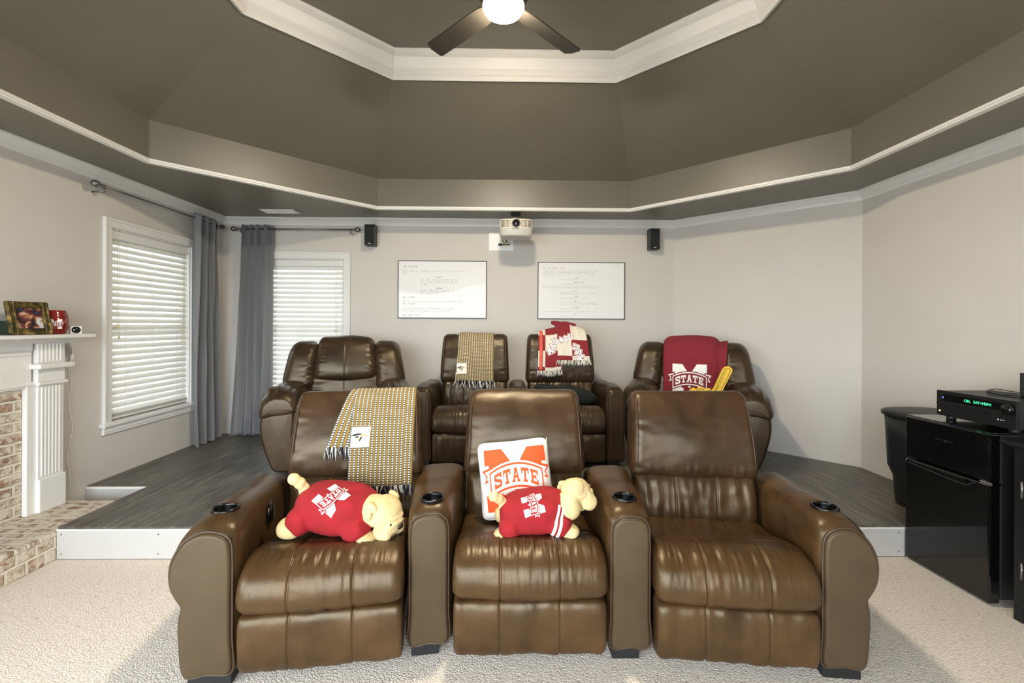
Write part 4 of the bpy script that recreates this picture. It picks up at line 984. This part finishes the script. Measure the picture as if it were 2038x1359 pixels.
def drape(name, objs, root, xs, pc, back, front, mat, label_cat=None, nx=40, ny=90, xshift=None, wr=.004, seed=0, off=.007, uvs=1.0, thick=.004, lift=None, parent=None, as_part=None, front_fn=None, uv0=(0, 0), convex=True):
    """cloth over a chair back. back/front = lengths measured from the crest. xshift(s)->sideways slip; returns world-space object + function G(i,j)"""
    bvh = bvh_of(objs, root); mw = Matrix.Translation(root.location) @ Matrix.Rotation(root.rotation_euler.z, 4, 'Z')
    cols = []
    for i in range(nx+1):
        x = xs[0]+(xs[1]-xs[0])*i/nx
        P = wrap_points(bvh, root, x, pc, off=off)
        if convex: P = hullify(P)
        # extend straight down at the front and behind
        P = P+[Vector((P[-1].x, P[-1].y-1.0))]; P = [Vector((P[0].x, P[0].y-1.0))]+P
        # crest index
        ci = max(range(len(P)), key=lambda k: P[k].y); L = [0]
        for a, b2 in zip(P, P[1:]): L.append(L[-1]+(b2-a).length)
        s0 = L[ci]; fr = front_fn(i/nx) if front_fn else front; col = []; 
        for j in range(ny+1):
            s = -back+(fr+back)*j/ny; t = s0+s; k = 0
            k = next((q for q in range(len(L)-1) if L[q+1] >= t), len(L)-2)
            f = (t-L[k])/max(1e-9, L[k+1]-L[k]); p = P[k].lerp(P[k+1], f)
            xx = x+(xshift(s, i/nx) if xshift else 0)
            ny_ = wr*(nz3((i/nx*3, s*2.5, seed), 2.2)+.5*nz3((i/nx*7, s*3, seed+3), 2))
            q = Vector((xx, p.x-abs(ny_)*.8-(.6*ny_), p.y+abs(ny_)*.3+(lift(i/nx, s) if lift else 0)))
            col.append(mw @ q)
        cols.append(col)
    # sideways relax
    for _ in range(3):
        for i in range(1, nx):
            for j in range(ny+1): cols[i][j] = (cols[i-1][j]+cols[i][j]*2+cols[i+1][j])/4
    org = mw.translation.copy()
    org = cols[nx//2][ny//2].copy()
    bm = bmesh.new(); uvl = bm.loops.layers.uv.new('uv'); vs = [[bm.verts.new(c-org) for c in col] for col in cols]
    W_ = xs[1]-xs[0]
    for i in range(nx):
        for j in range(ny):
            f = bm.faces.new((vs[i][j], vs[i][j+1], vs[i+1][j+1], vs[i+1][j]))
            for lp, (a, b2) in zip(f.loops, ((i, j), (i, j+1), (i+1, j+1), (i+1, j))):
                fr = front_fn(a/nx) if front_fn else front
                lp[uvl].uv = ((a/nx*W_+uv0[0])*uvs, ((-back+(fr+back)*b2/ny)+uv0[1])*uvs)
    bmesh.ops.recalc_face_normals(bm, faces=bm.faces)
    bmesh.ops.solidify(bm, geom=bm.faces, thickness=-thick)
    return bm, org, cols
def fringe(cols, row, org, mats, parent, n=26, ln=.05, seed=0, name='fringe', r_=.0022, per=3, down=(0, 0, -1)):
    rnd = random.Random(seed); bms = [bmesh.new() for _ in mats]; nxx = len(cols)-1
    for k in range(n):
        i = min(nxx, int(round(k/(n-1)*nxx))); p = cols[i][row]-org
        for q in range(per):
            bm = bms[rnd.randrange(len(mats))]; l = ln*rnd.uniform(.7, 1.1); dx = rnd.uniform(-1, 1)*.3*l; dy = rnd.uniform(-.5, 0)*.35*l
            st = p+Vector((rnd.uniform(-1, 1)*.004, rnd.uniform(-.003, .001), 0))
            dn = Vector(down)
            pts = [st, st+dn*l*.35+Vector((dx*.2, dy*.6, 0)), st+dn*l*.7+Vector((dx*.8, dy, 0)), st+dn*l+Vector((dx, dy*.8, 0))]
            tube(bm, pts, [r_, r_, r_, r_*.6], 5)
    for bm, mt in zip(bms, mats): from_bm(name, bm, mt, parent, True)['kind'] = 'stuff'
CAT_TAG = [([(-.9, .15), (-.55, .32), (-.25, .2), (-.45, .12)], 'ink', 1), ([(-.6, .3), (-.1, .42), (.35, .34), (.1, .24), (-.3, .2)], 'ink', 1), ([(.1, .24), (.5, .3), (.95, .12), (.55, .12), (.2, .1)], 'gold_ink', 1),
           ([(-.45, .1), (-.05, .14), (-.1, -.02), (-.3, -.05)], 'ink', 1), ([(.15, .08), (.32, .06), (.2, -.2), (0, -.5), (.04, -.2)], 'ink', 1), ([(-.25, -.08), (-.02, -.05), (.05, -.22), (-.05, -.3), (-.12, -.18)], 'gold_ink', 1)]
def tag_patch(cols, org, obj, i, j, size, parent, rdir):
    p = cols[i][j]; b = bvh_world(obj)
    lay = [([R4(-1.05, -1.0, 1.05, 1.0)], 'white_cloth', 0)]+[([q], m_, l+1) for q, m_, l in CAT_TAG]
    xd = (cols[min(i+3, len(cols)-1)][j]-cols[max(i-3, 0)][j]).normalized(); yd = Vector((0, 0, 1))
    return decal('care_tag', lay, b, p, xd, yd, size, rdir, parent, eps=.0012, off=.003, maxe=.02, inv=Matrix.Translation(-org))
def bvh_world(o):
    V = [v.co+o['_o'] if False else v.co+Vector(o.location) for v in o.data.vertices]
    return BVHTree.FromPolygons(V, [tuple(p.vertices) for p in o.data.polygons])
def cloth_thing(name, label, cat, bm, org, mat, group=None):
    o = from_bm(name, bm, mat, None, True, normals=False); o.location = org; tag(o, label, cat, group); return o

# gold and navy knit scarf on the front left recliner
fobjs = [padL, lumL]
bm, org, cols = drape('scarf', fobjs, RL, (.005, .338), (.68, .88), .16, .57, 'knit', nx=40, ny=110, wr=.006, seed=4, xshift=lambda s, t: -.012*max(0, s)/.5)
sc = cloth_thing('knit_scarf', 'gold, navy and white knit scarf with fringe over the front left recliner', 'scarf', bm, org, 'knit')
fringe(cols, -1, org, ['navy_yarn', 'white_yarn', 'navy_yarn'], sc, 34, .06, 3)
rd = Vector((.1, 1, 0))
tag_patch(cols, org, sc, 6, 72, .052, sc, rd)
# its folded-under end slipping out at the left
bm, org2, cols2 = drape('scarf', fobjs, RL, (-.02, .11), (.68, .88), .02, .36, 'knit', nx=18, ny=60, wr=.004, seed=9, off=.003, xshift=lambda s, t: -.33*max(0, s)**1.15*(1-.55*t))
bm2 = bm; bmesh.ops.translate(bm2, vec=org2-org, verts=bm2.verts); under = from_bm('folded_end', bm2, 'knit', sc, True, normals=False)
fringe(cols2, -1, org, ['navy_yarn', 'white_yarn'], sc, 12, .07, 5)
# the same scarf on the rear left-middle recliner
bm, org, cols = drape('scarf', [padBL, lumBL], BL, (-.165, .19), (.67, .95), .12, .53, 'knit', nx=36, ny=100, wr=.006, seed=14, xshift=lambda s, t: -.10*max(0, s-.25)*(1-t))
sc2 = cloth_thing('knit_scarf', 'gold, navy and white knit scarf over the rear recliner below the left poster', 'scarf', bm, org, 'knit')
fringe(cols, -1, org, ['navy_yarn', 'white_yarn'], sc2, 26, .085, 8)
tag_patch(cols, org, sc2, 5, 82, .052, sc2, Vector((0, 1, 0)))
for s, xx in ((-1, 1), (1, len(cols)-2)):
    pc_ = cols[xx][22]; cc = [[pc_+Vector((s*.012*k, -.01, .01-.008*k)) for _ in range(1)] for k in range(4)]
    fringe(cc, 0, org, ['navy_yarn', 'white_yarn'], sc2, 7, .07, 11+s, per=2)

# checked maroon and cream throw on the rear right-middle recliner
def chk(xs, back, front, seed, **k):
    return drape('throw', [padBR, lumBR], BR, xs, (.67, .95), back, front, 'check', wr=.010, seed=seed, **k)
UV = 1/.16
bm, org, cols = chk((-.215, .02), .10, .44, 3, nx=30, ny=80, uvs=UV, off=.016, lift=lambda t, s: .05*exp(-(s/.09)**2)*(.3+t), xshift=lambda s, t: -.03*max(0, s), uv0=(.09, .075))
th = cloth_thing('checked_throw', 'maroon and cream checked throw with letter emblems heaped over a rear recliner back', 'throw blanket', bm, org, 'check')
fringe(cols, -1, org, ['grey_yarn', 'white_yarn'], th, 24, .055, 21, r_=.003)
fa = cols
thb = [th]
bm, org2, colsB = chk((-.03, .255), .08, .36, 6, nx=34, ny=80, uvs=UV, off=.03, lift=lambda t, s: .085*exp(-(s/.10)**2)*(1-.75*t**2), xshift=lambda s, t: .10*max(0, s)*(t-.1), uv0=(.03, .165))
bmesh.ops.translate(bm, vec=org2-org, verts=bm.verts); p2 = from_bm('upper_layer', bm, 'check', th, True, normals=False)
fringe(colsB, -1, org, ['grey_yarn', 'white_yarn'], th, 30, .05, 22, r_=.003)
# rolled hem line in salmon on the left layer and crumpled crest
bm = bmesh.new()
for k in range(60):
    j = 18+int(k*1.02); p = fa[3][min(j, 80)]-org; tube(bm, [p+Vector((-.012, -.012, .004)), p+Vector((.018, -.016, -.006))], .005, 6)
from_bm('binding', bm, 'salmon_yarn', th, True)
bm = blob_verts(.13, .05, .03, 2.4, 12, lambda q: q+Vector((0, .008*sin(q.x*40), .012*nz3(q, 14, 3)))); cr = (colsB[10][20]-org)
bmesh.ops.transform(bm, matrix=Matrix.Translation(cr+Vector((-.01, .035, .0))) @ Matrix.Rotation(.12, 4, 'Y'), verts=bm.verts); from_bm('crumpled_fold', bm, 'maroon', th, True)
def msu():
    L = []
    for d_, mt_, ly in ((.15, 'white_print', 0), (.085, 'maroon_flat', 1), (.0, 'white_print', 2)):
        for k, (ch, (ox, oy)) in enumerate({'M': (-1.0, -.85), 'S': (-.25, -.3), 'U': (.45, .25)}.items()):
            out = []
            for p in SLAB[ch]:
                q = [(ox+a*.9, oy+b_*.95) for a, b_ in p]; cx_ = sum(a for a, _ in q)/4; cy_ = sum(b_ for _, b_ in q)/4
                out.append([(a+math.copysign(d_, a-cx_), b_+math.copysign(d_, b_-cy_)) for a, b_ in q])
            L.append((out, mt_, ly+k*3))
    return L
bA = bvh_world(th)
vb = [v.co+Vector(th.location) for v in p2.data.vertices]; bB = BVHTree.FromPolygons(vb, [tuple(p.vertices) for p in p2.data.polygons])
iv = Matrix.Translation(-org)
decal('emblem', msu(), bA, Vector((.475, 4.45, 1.235)), (.9, 0, .42), (-.42, 0, .9), .060, (0, 1, 0), th, off=.003, eps=.0006, inv=iv)
decal('emblem', msu(), bB, Vector((.60, 4.45, 1.315)), (.9, 0, -.25), (.25, 0, .9), .050, (0, 1, 0), th, off=.003, eps=.0006, inv=iv)
decal('emblem', msu(), bB, Vector((.735, 4.45, 1.175)), (.25, 0, .9), (-.9, 0, .25), .060, (0, 1, 0), th, off=.003, eps=.0006, inv=iv)

# maroon fleece on the large right recliner
bm, org, cols = drape('blanket', [o_ for o_ in partsPR if o_.name.startswith(('headrest', 'lower', 'side'))], PR_, (-.26, .335), (.66, .90), .22, .66, 'maroon', nx=50, ny=110, wr=.008, seed=31, off=.012, thick=.007, xshift=lambda s, t: -.10*max(0, s)*t)
mb = cloth_thing('fleece_blanket', 'maroon fleece blanket with white M STATE emblem over the right corner recliner', 'blanket', bm, org, 'maroon')
c_ = cols[22][92]; fwd = Vector((sin(radians(21)), cos(radians(21)), 0))
decal('emblem', state_logo('white_print', 'maroon_flat', 'white_print', 'white_print'), bvh_world(mb), Vector((0, 0, -.005))+c_, Vector((cos(radians(-21)), sin(radians(-21)), 0)), (0, 0, 1), .155, fwd, mb, off=.004, eps=.0011, inv=Matrix.Translation(-org))

# black folded blanket on the rear right-middle seat
def bf_(q): return Vector((q.x, q.y+.03*sin(q.x*9), q.z*(1+.15*sin(q.x*14))+.012*nz3(q, 9, 2)))
bk = blob('folded_blanket', (0, 0, 0), (.60, .30, .13), 'black_fleece', None, 3, 16, None, bf_); bk.location = (.575, 4.30, .81); bk.rotation_euler = (0, radians(9), 0)
tag(bk, 'black folded blanket lying on the rear seat below the right poster', 'blanket')

# ------------------------------------------------------------------ foam finger
r = thing('foam_finger', 'yellow foam finger with black lettering leaning on the maroon blanket', 'foam finger', (1.80, 4.06, .785), radians(-21)); r.scale = (.86, .86, .86)
pr = [(-.16, -.1), (-.17, .02), (-.165, .075), (-.13, .11), (-.10, .1), (-.085, .125), (-.05, .135), (-.02, .115), (0, .13), (.03, .135), (.055, .12), (.11, .33), (.135, .385), (.175, .395), (.205, .375), (.205, .33), (.13, .06), (.11, -.06), (.08, -.16), (-.1, -.18)]
bm = bmesh.new(); cp = [(p.x, p.y) for p in catmull([Vector((a, b2, 0)) for a, b2 in pr], 5)]
prism(bm, cp, -.02, .02, 'y'); bmesh.ops.bevel(bm, geom=[e for e in bm.edges if abs(e.verts[0].co.y-e.verts[1].co.y) < 1e-5], offset=.004, segments=2, affect='EDGES')
from_bm('hand', bm, 'foam_yellow', r)
bm = bmesh.new()
def line(pts, w_=.0022): tube(bm, [Vector((a, -.0205, b2)) for a, b2 in pts], w_, 6)
line([(p.x, p.y) for p in catmull([Vector(q+(0,)) for q in [(.075, .11), (.125, .32), (.145, .365), (.17, .375), (.188, .36), (.186, .32), (.125, .10)]], 6, False)])
for cx_ in (-.125, -.05, .03): line([(cx_+.038*cos(t), .075+.036*sin(t)) for t in [pi*k/14 for k in range(15)]]); line([(cx_+.036*cos(t), .005+.03*sin(t)) for t in [pi*k/14 for k in range(15)]])
line([(.10, .32), (.04, .16)]); from_bm('outline', bm, 'ink', r, True)
bm = bmesh.new(); dirv = Vector((.07, .26)).normalized()
for k, ch in enumerate('PREDATORS'):
    c0 = Vector((.152, .345))-dirv*(.0285*k); V, Fc = glyph(ch)
    for f in Fc:
        q = []
        for vi in f:
            a, b2 = V[vi].x-.33, V[vi].y-.35; sx_ = .03; q.append(bm.verts.new((c0.x+a*sx_*dirv.y*1.0+b2*sx_*dirv.x, -.0212, c0.y-a*sx_*dirv.x+b2*sx_*dirv.y)))
        bm.faces.new(q)
from_bm('lettering', bm, 'ink', r, normals=False)
for c in r.children: pass
r.rotation_euler = (radians(-8), radians(10), radians(-16))

# ================================================================== PILLOW AND PLUSH DOGS
def pil(q):
    hw_, t = .19, q.y
    u, v_ = q.x/hw_, q.z/hw_
    c = (1-abs(u)**3.2)*(1-abs(v_)**3.2)
    pin = 1-.06*(1-abs(u)**2)*abs(v_)**3
    return Vector((q.x*(1-.05*(1-v_*v_)*abs(u)**4*0-.045*(1-v_*v_)), q.y*(.12+.88*max(0, c)**.45)+.004*nz3(q, 12, 2), q.z*(1-.045*(1-u*u))))
r = thing('throw_pillow', 'square white throw pillow with orange M STATE emblem on the middle seat', 'pillow', (.06, 2.385, .655))
RP = Matrix.Rotation(radians(-6), 4, 'Y') @ Matrix.Rotation(radians(-17), 4, 'X')
bm = blob_verts(.192, .075, .197, 9, 26, pil); bmesh.ops.transform(bm, matrix=RP, verts=bm.verts); pw = from_bm('cushion', bm, 'white_cloth', r, True)
b_ = BVHTree.FromPolygons([v.co.copy() for v in pw.data.vertices], [tuple(p.vertices) for p in pw.data.polygons])
R3 = RP.to_3x3()
lg = state_logo('orange', 'white_cloth', 'orange', 'orange')
decal('emblem', [([[(x*(1.15 if l == 0 else 1), y*1.1) for x, y in p] for p in P_], m_, l) for P_, m_, l in lg], b_, R3 @ Vector((.006, -.0, .0)), R3 @ Vector((1, 0, 0)), R3 @ Vector((0, 0, 1)), .138, R3 @ Vector((0, 1, 0)), r, off=.0012, eps=.0006)
bm = bmesh.new(); tube(bm, [RP @ Vector((x, 0, z)) for x, z in [(.186*(1-.045*(1-(v_)**2))*sx_ if True else 0, v_*.188*(1-.045*(1-1))) for sx_, v_ in ((1, k/12-1) for k in range(25))]], .0025, 6); from_bm('seam', bm, 'white_yarn', r, True)

def plush(name, label, loc, rot, scale, head_rot, head_at, cut_stripes=False, face=True):
    """dog lies on its belly, +x towards the head, -y towards the camera"""
    r = thing(name, label, 'plush toy', loc); r.rotation_euler = rot; r.scale = (scale,)*3
    parts = [((0, 0, .085), (.34, .20, .17), 2.6, None), ((.12, -.08, .03), (.15, .085, .06), 2.5, E3(z=-.5)), ((.15, .09, .03), (.13, .08, .06), 2.5, E3(z=.3)), ((-.16, -.085, .035), (.10, .10, .075), 2.4, None), ((-.16, .085, .035), (.10, .10, .075), 2.4, None),
             ((-.165, -.01, .185), (.05, .04, .05), 2.2, None), ((-.185, -.02, .205), (.05, .04, .05), 2.2, None), ((-.15, 0, .15), (.045, .04, .07), 2.2, None), ((.155, -.02, .11), (.12, .13, .12), 2.3, None)]
    body = fuse('body', parts, 'cream', r, .005, 5)
    sh = [((-.005, 0, .092), (.335, .222, .185), 2.8, None), ((.10, -.075, .055), (.12, .11, .09), 2.4, E3(z=-.5)), ((-.13, -.07, .06), (.10, .12, .11), 2.4, None), ((.10, .08, .055), (.12, .1, .09), 2.4, None), ((-.13, .07, .06), (.10, .11, .11), 2.4, None)]
    shirt = fuse('shirt', sh, 'red_shirt', r, .005, 6)
    for me_ in (shirt.data,):
        for v in me_.vertices:
            p = v.co; v.co = p+Vector((.003, 0, .006))*nz3(p, 18, 4)
    H = Matrix.Translation(head_at) @ head_rot.to_4x4()
    hp = [((0, 0, .004), (.125, .135, .115), 2.5, None), ((.055, 0, -.012), (.065, .10, .062), 2.5, None), ((.046, -.036, -.048), (.08, .055, .085), 2.3, E3(y=.25)), ((.046, .036, -.048), (.08, .055, .085), 2.3, E3(y=.25)), ((.055, 0, -.062), (.05, .06, .04), 2.3, None),
          ((.05, 0, .022), (.04, .09, .022), 2.3, None), ((.068, 0, .012), (.035, .06, .02), 2.3, None), ((.03, -.052, -.012), (.085, .028, .026), 2.2, E3(y=.75)), ((.03, .052, -.012), (.085, .028, .026), 2.2, E3(y=.75)), ((-.045, 0, -.04), (.08, .11, .09), 2.4, None)]
    hd = fuse('head', hp, 'cream', r, .0032, 2)
    for v in hd.data.vertices:
        p = v.co
        if p.x > -.02: v.co = p*(1+.022*sin(95*(p.z+.6*abs(p.y)-.35*p.x))*min(1, (p.x+.02)/.03))
    hd.data.transform(H)
    for s in (-1, 1):
        e = fuse('ear', [((-.025, s*.060, .040), (.055, .026, .03), 2.3, E3(x=s*.3)), ((-.028, s*.073, .010), (.052, .018, .064), 2.5, E3(x=s*-.25, y=.1))], 'cream', hd, .004, 2); e.data.transform(H)
        e = blob('eye', (.068, s*.034, .012), (.008, .009, .009), 'nose', hd, 2, 6); e.data.transform(H)
    e = blob('nose', (.092, 0, .004), (.014, .028, .02), 'nose', hd, 2.4, 6); e.data.transform(H)
    return r, shirt, hd
r, shirt, hd = plush('plush_bulldog', 'plush bulldog in a red M STATE shirt lying on the front left recliner seat', (-.79, 2.19, .482), (radians(8), radians(5), radians(-4)), 1.15, E3(y=.35, z=-.45), Vector((.200, -.03, .112)))
def shirt_emblem(r, shirt, c, ang, sc_, tilt):
    b_ = BVHTree.FromPolygons([v.co.copy() for v in shirt.data.vertices], [tuple(p.vertices) for p in shirt.data.polygons])
    rd = Vector((0, cos(tilt), -sin(tilt))); yd0 = Vector((0, sin(tilt), cos(tilt))); xd0 = Vector((1, 0, 0))
    xd = xd0*cos(ang)+yd0*sin(ang); yd = -xd0*sin(ang)+yd0*cos(ang)
    decal('emblem', state_logo('white_print', 'maroon_flat', 'white_print', 'white_print') if False else state_logo('white_print', 'red_shirt', 'white_print', 'white_print'), b_, Vector(c), xd, yd, sc_, rd, r, off=.0018, eps=.0008, maxe=.01)
shirt_emblem(r, shirt, (-.005, -.05, .15), radians(-118), .052, radians(50))
r, shirt, hd = plush('plush_bulldog', 'plush bulldog in a red shirt with striped sleeve leaning on the white pillow', (.165, 2.19, .482), (radians(12), radians(-8), radians(-3)), 1.0, E3(x=-.5, y=.35, z=.45), Vector((.20, .02, .155)))
shirt_emblem(r, shirt, (-.005, -.05, .15), radians(-82), .048, radians(50))
b_ = BVHTree.FromPolygons([v.co.copy() for v in shirt.data.vertices], [tuple(p.vertices) for p in shirt.data.polygons])
for k, x in enumerate((.075, .098)):
    decal('sleeve_stripe', [([R4(-.006, -.10, .006, .10)], 'white_print', 0)], b_, Vector((x, -.1, .06)), (1, 0, -.45), (.45, 0, 1), 1, (0, 1, 0), r, off=.0018, maxe=.01)

# ================================================================== FRIDGE CORNER
FXf = 2.53
r = thing('mini_fridge', 'glossy black mini fridge standing on the carpet against the riser at right', 'fridge', (FXf, 2.58, 0), radians(.0))
bm = bmesh.new(); bx(bm, .065, .60, -.245, .245, .03, .895, .006); from_bm('body', bm, 'black_plastic', r)
bm = bmesh.new(); bx(bm, .0, .06, -.25, .25, .645, .90, .009); fz = from_bm('freezer_door', bm, 'black_gloss', r)
bm = bmesh.new(); bx(bm, .0, .06, -.25, .25, .012, .635, .009); fd = from_bm('door', bm, 'black_gloss', r)
bm = bmesh.new(); bx(bm, .01, .60, -.25, .25, .895, .905, .003); from_bm('top_panel', bm, 'black_gloss', r)
bm = bmesh.new(); tube(bm, [(-.002, .235, .628), (-.018, .215, .622), (-.018, .16, .60)], .005, 8); tube(bm, [(-.018, .2, .618), (-.02, -.1, .60), (-.02, -.15, .60), (-.004, -.19, .628)], .005, 8)
bx(bm, -.016, -.002, -.14, .17, .598, .63, .003); from_bm('handle', bm, 'black_gloss', fd)
bm = bmesh.new(); bx(bm, -.001, .05, -.262, -.2, .632, .646, .003); from_bm('hinge', bm, 'chrome', r)
for k in range(4): bm = bmesh.new(); bx(bm, .03 if k < 2 else .55, .06 if k < 2 else .58, (-.22 if k % 2 else .19), (-.19 if k % 2 else .22), 0, .031); from_bm('foot', bm, 'black_plastic', r)
bm = bmesh.new()
for p in text_polys('insignia', -.052, 0, .020, .68):
    vs = [bm.verts.new((-.0012, -(x), .80+z)) for x, z in p]
    bm.faces.new(vs)
from_bm('lettering', bm, 'pewter', fz, normals=False)
# AV receiver
r = thing('av_receiver', 'black audio receiver with green lit display on top of the mini fridge', 'receiver', (2.63, 2.505, .905))
bm = bmesh.new(); bx(bm, .01, .36, -.215, .215, .022, .168, .004); from_bm('case', bm, 'black_plastic', r)
bm = bmesh.new(); bx(bm, -.004, .012, -.218, .218, .022, .172, .004); bx(bm, -.008, .004, -.218, .218, .092, .098, .002); from_bm('front_panel', bm, 'black_metal', r)
bm = bmesh.new(); bx(bm, -.006, -.002, -.16, .17, .112, .152); from_bm('display', bm, 'black_gloss', r)
bm = bmesh.new()
for p in text_polys('CBL SAT+HDMI', -.05, .0, .020, .62): bm.faces.new([bm.verts.new((-.0068, -(x)+.0, .126+z)) for x, z in p])
from_bm('display_text', bm, 'led_green', r, normals=False)
bm = bmesh.new(); lathe(bm, [(.0001, 0), (.004, 0), (.003, .003), (.0001, .003)], 12, Matrix.Translation((-.005, .175, .132)) @ Matrix.Rotation(-pi/2, 4, 'Y')); from_bm('blue_light', bm, 'led_blue', r)
bm = bmesh.new(); lathe(bm, [(.0001, 0), (.004, 0), (.003, .003), (.0001, .003)], 12, Matrix.Translation((-.005, .195, .05)) @ Matrix.Rotation(-pi/2, 4, 'Y')); from_bm('power_light', bm, 'led_amber', r)
bm = bmesh.new(); lathe(bm, [(.0001, .03), (.022, .03), (.027, .025), (.028, 0), (.0001, 0)], 28, Matrix.Translation((-.005, -.185, .125)) @ Matrix.Rotation(-pi/2, 4, 'Y')); from_bm('volume_knob', bm, 'black_gloss', r, True)
for k in range(3):
    bm = bmesh.new(); lathe(bm, [(.0001, .005), (.004, .005), (.0055, 0), (.0001, 0)], 12, Matrix.Translation((-.005, -.13-.014*k, .062)) @ Matrix.Rotation(-pi/2, 4, 'Y')); from_bm('jack', bm, 'chrome', r, True)
for (a, b2) in ((.04, .17), (.04, -.17), (.3, .17), (.3, -.17)):
    bm = bmesh.new(); lathe(bm, [(.0001, 0), (.022, 0), (.024, .023), (.0001, .023)], 20, Matrix.Translation((a, b2, 0))); from_bm('foot', bm, 'black_plastic', r, True)
rc = blob('remote_control', (0, 0, .009), (.045, .15, .018), 'black_plastic', None, 3, 8); rc.location = (2.80, 2.50, 1.077); rc.rotation_euler = (0, 0, .5); tag(rc, 'small black remote lying on the receiver', 'remote control')
bm = bmesh.new(); o = Vector((2.83, 2.60, 1.083)); tube(bm, catmull([(0, 0, .002), (.02, .04, .0), (.05, .02, .012), (.03, -.02, .015), (.09, -.05, .004), (.13, -.13, -.002)], 6, False), .0025, 6)
cb = from_bm('cable', bm, 'black_plastic', None, True); cb.location = o; tag(cb, 'thin black cable looped on top of the receiver', 'cable')
r = thing('desk_speaker', 'small dark box speaker standing on the receiver at the right edge', 'speaker', (2.88, 2.40, 1.073))
bm = bmesh.new(); bx(bm, -.05, .06, -.055, .055, 0, .135, .004); from_bm('cabinet', bm, 'black_plastic', r)
bm = bmesh.new(); bx(bm, -.054, -.049, -.048, .048, .01, .125, .002); from_bm('grille', bm, 'speaker_cloth', r)
# trash can on the riser behind the fridge
r = thing('trash_can', 'tall dark plastic trash can on the riser behind the fridge', 'trash can', (2.945, 3.12, PZ)); r.scale = (1, 1, .955)
def rr(w_, d_, z, n=40, e=3.0):
    out = []
    for k in range(n):
        a = 2*pi*k/n; c, s = cos(a), sin(a); f = (abs(c)**e+abs(s)**e)**(-1/e); out.append(Vector((c*f*w_, s*f*d_, z)))
    return out
def loft(rings):
    bm = bmesh.new(); rv_ = [[bm.verts.new(p) for p in rg] for rg in rings]; n = len(rv_[0])
    for a, b2 in zip(rv_, rv_[1:]):
        for k in range(n): bm.faces.new((a[k], a[(k+1) % n], b2[(k+1) % n], b2[k]))
    bm.faces.new(rv_[0][::-1]); bm.faces.new(rv_[-1]); return bm
from_bm('bin', loft([rr(.15, .15, 0), rr(.155, .155, .04), rr(.165, .165, .2), rr(.195, .19, .28), rr(.203, .2, .5), rr(.212, .205, .66)]), 'black_plastic', r, True)
from_bm('lid', loft([rr(.224, .215, .655), rr(.23, .22, .662), rr(.23, .22, .685), rr(.21, .2, .697), rr(.1, .09, .704)]), 'black_plastic', r, True)
# black cabinet at the frame's right edge
r = thing('black_cabinet', 'black wooden cabinet with moulded top at the right edge beside the fridge', 'cabinet', (2.55, 1.95, 0))
bm = bmesh.new(); bx(bm, 0, .55, -.28, .285, .07, .862, .004); from_bm('body', bm, 'black_metal', r)
bm = bmesh.new(); bx(bm, -.02, .57, -.3, .31, .862, .872, .003); bx(bm, -.035, .585, -.315, .325, .872, .888, .006); from_bm('top', bm, 'black_metal', r)
bm = bmesh.new(); bx(bm, -.014, -.0005, -.24, .235, .10, .82, .004); dr = from_bm('door', bm, 'black_metal', r)
for z in (.26, .66): bm = bmesh.new(); tube(bm, [(-.012, .238, z-.04), (-.012, .238, z+.04)], .006, 8); from_bm('hinge', bm, 'pewter', dr, True)
for (a, b2) in ((.0, .245), (.0, -.28), (.51, .245), (.51, -.28)): bm = bmesh.new(); bx(bm, a, a+.04, b2, b2+.04, 0, .07, .003); from_bm('leg', bm, 'black_metal', r)
bpy.context.view_layer.update()
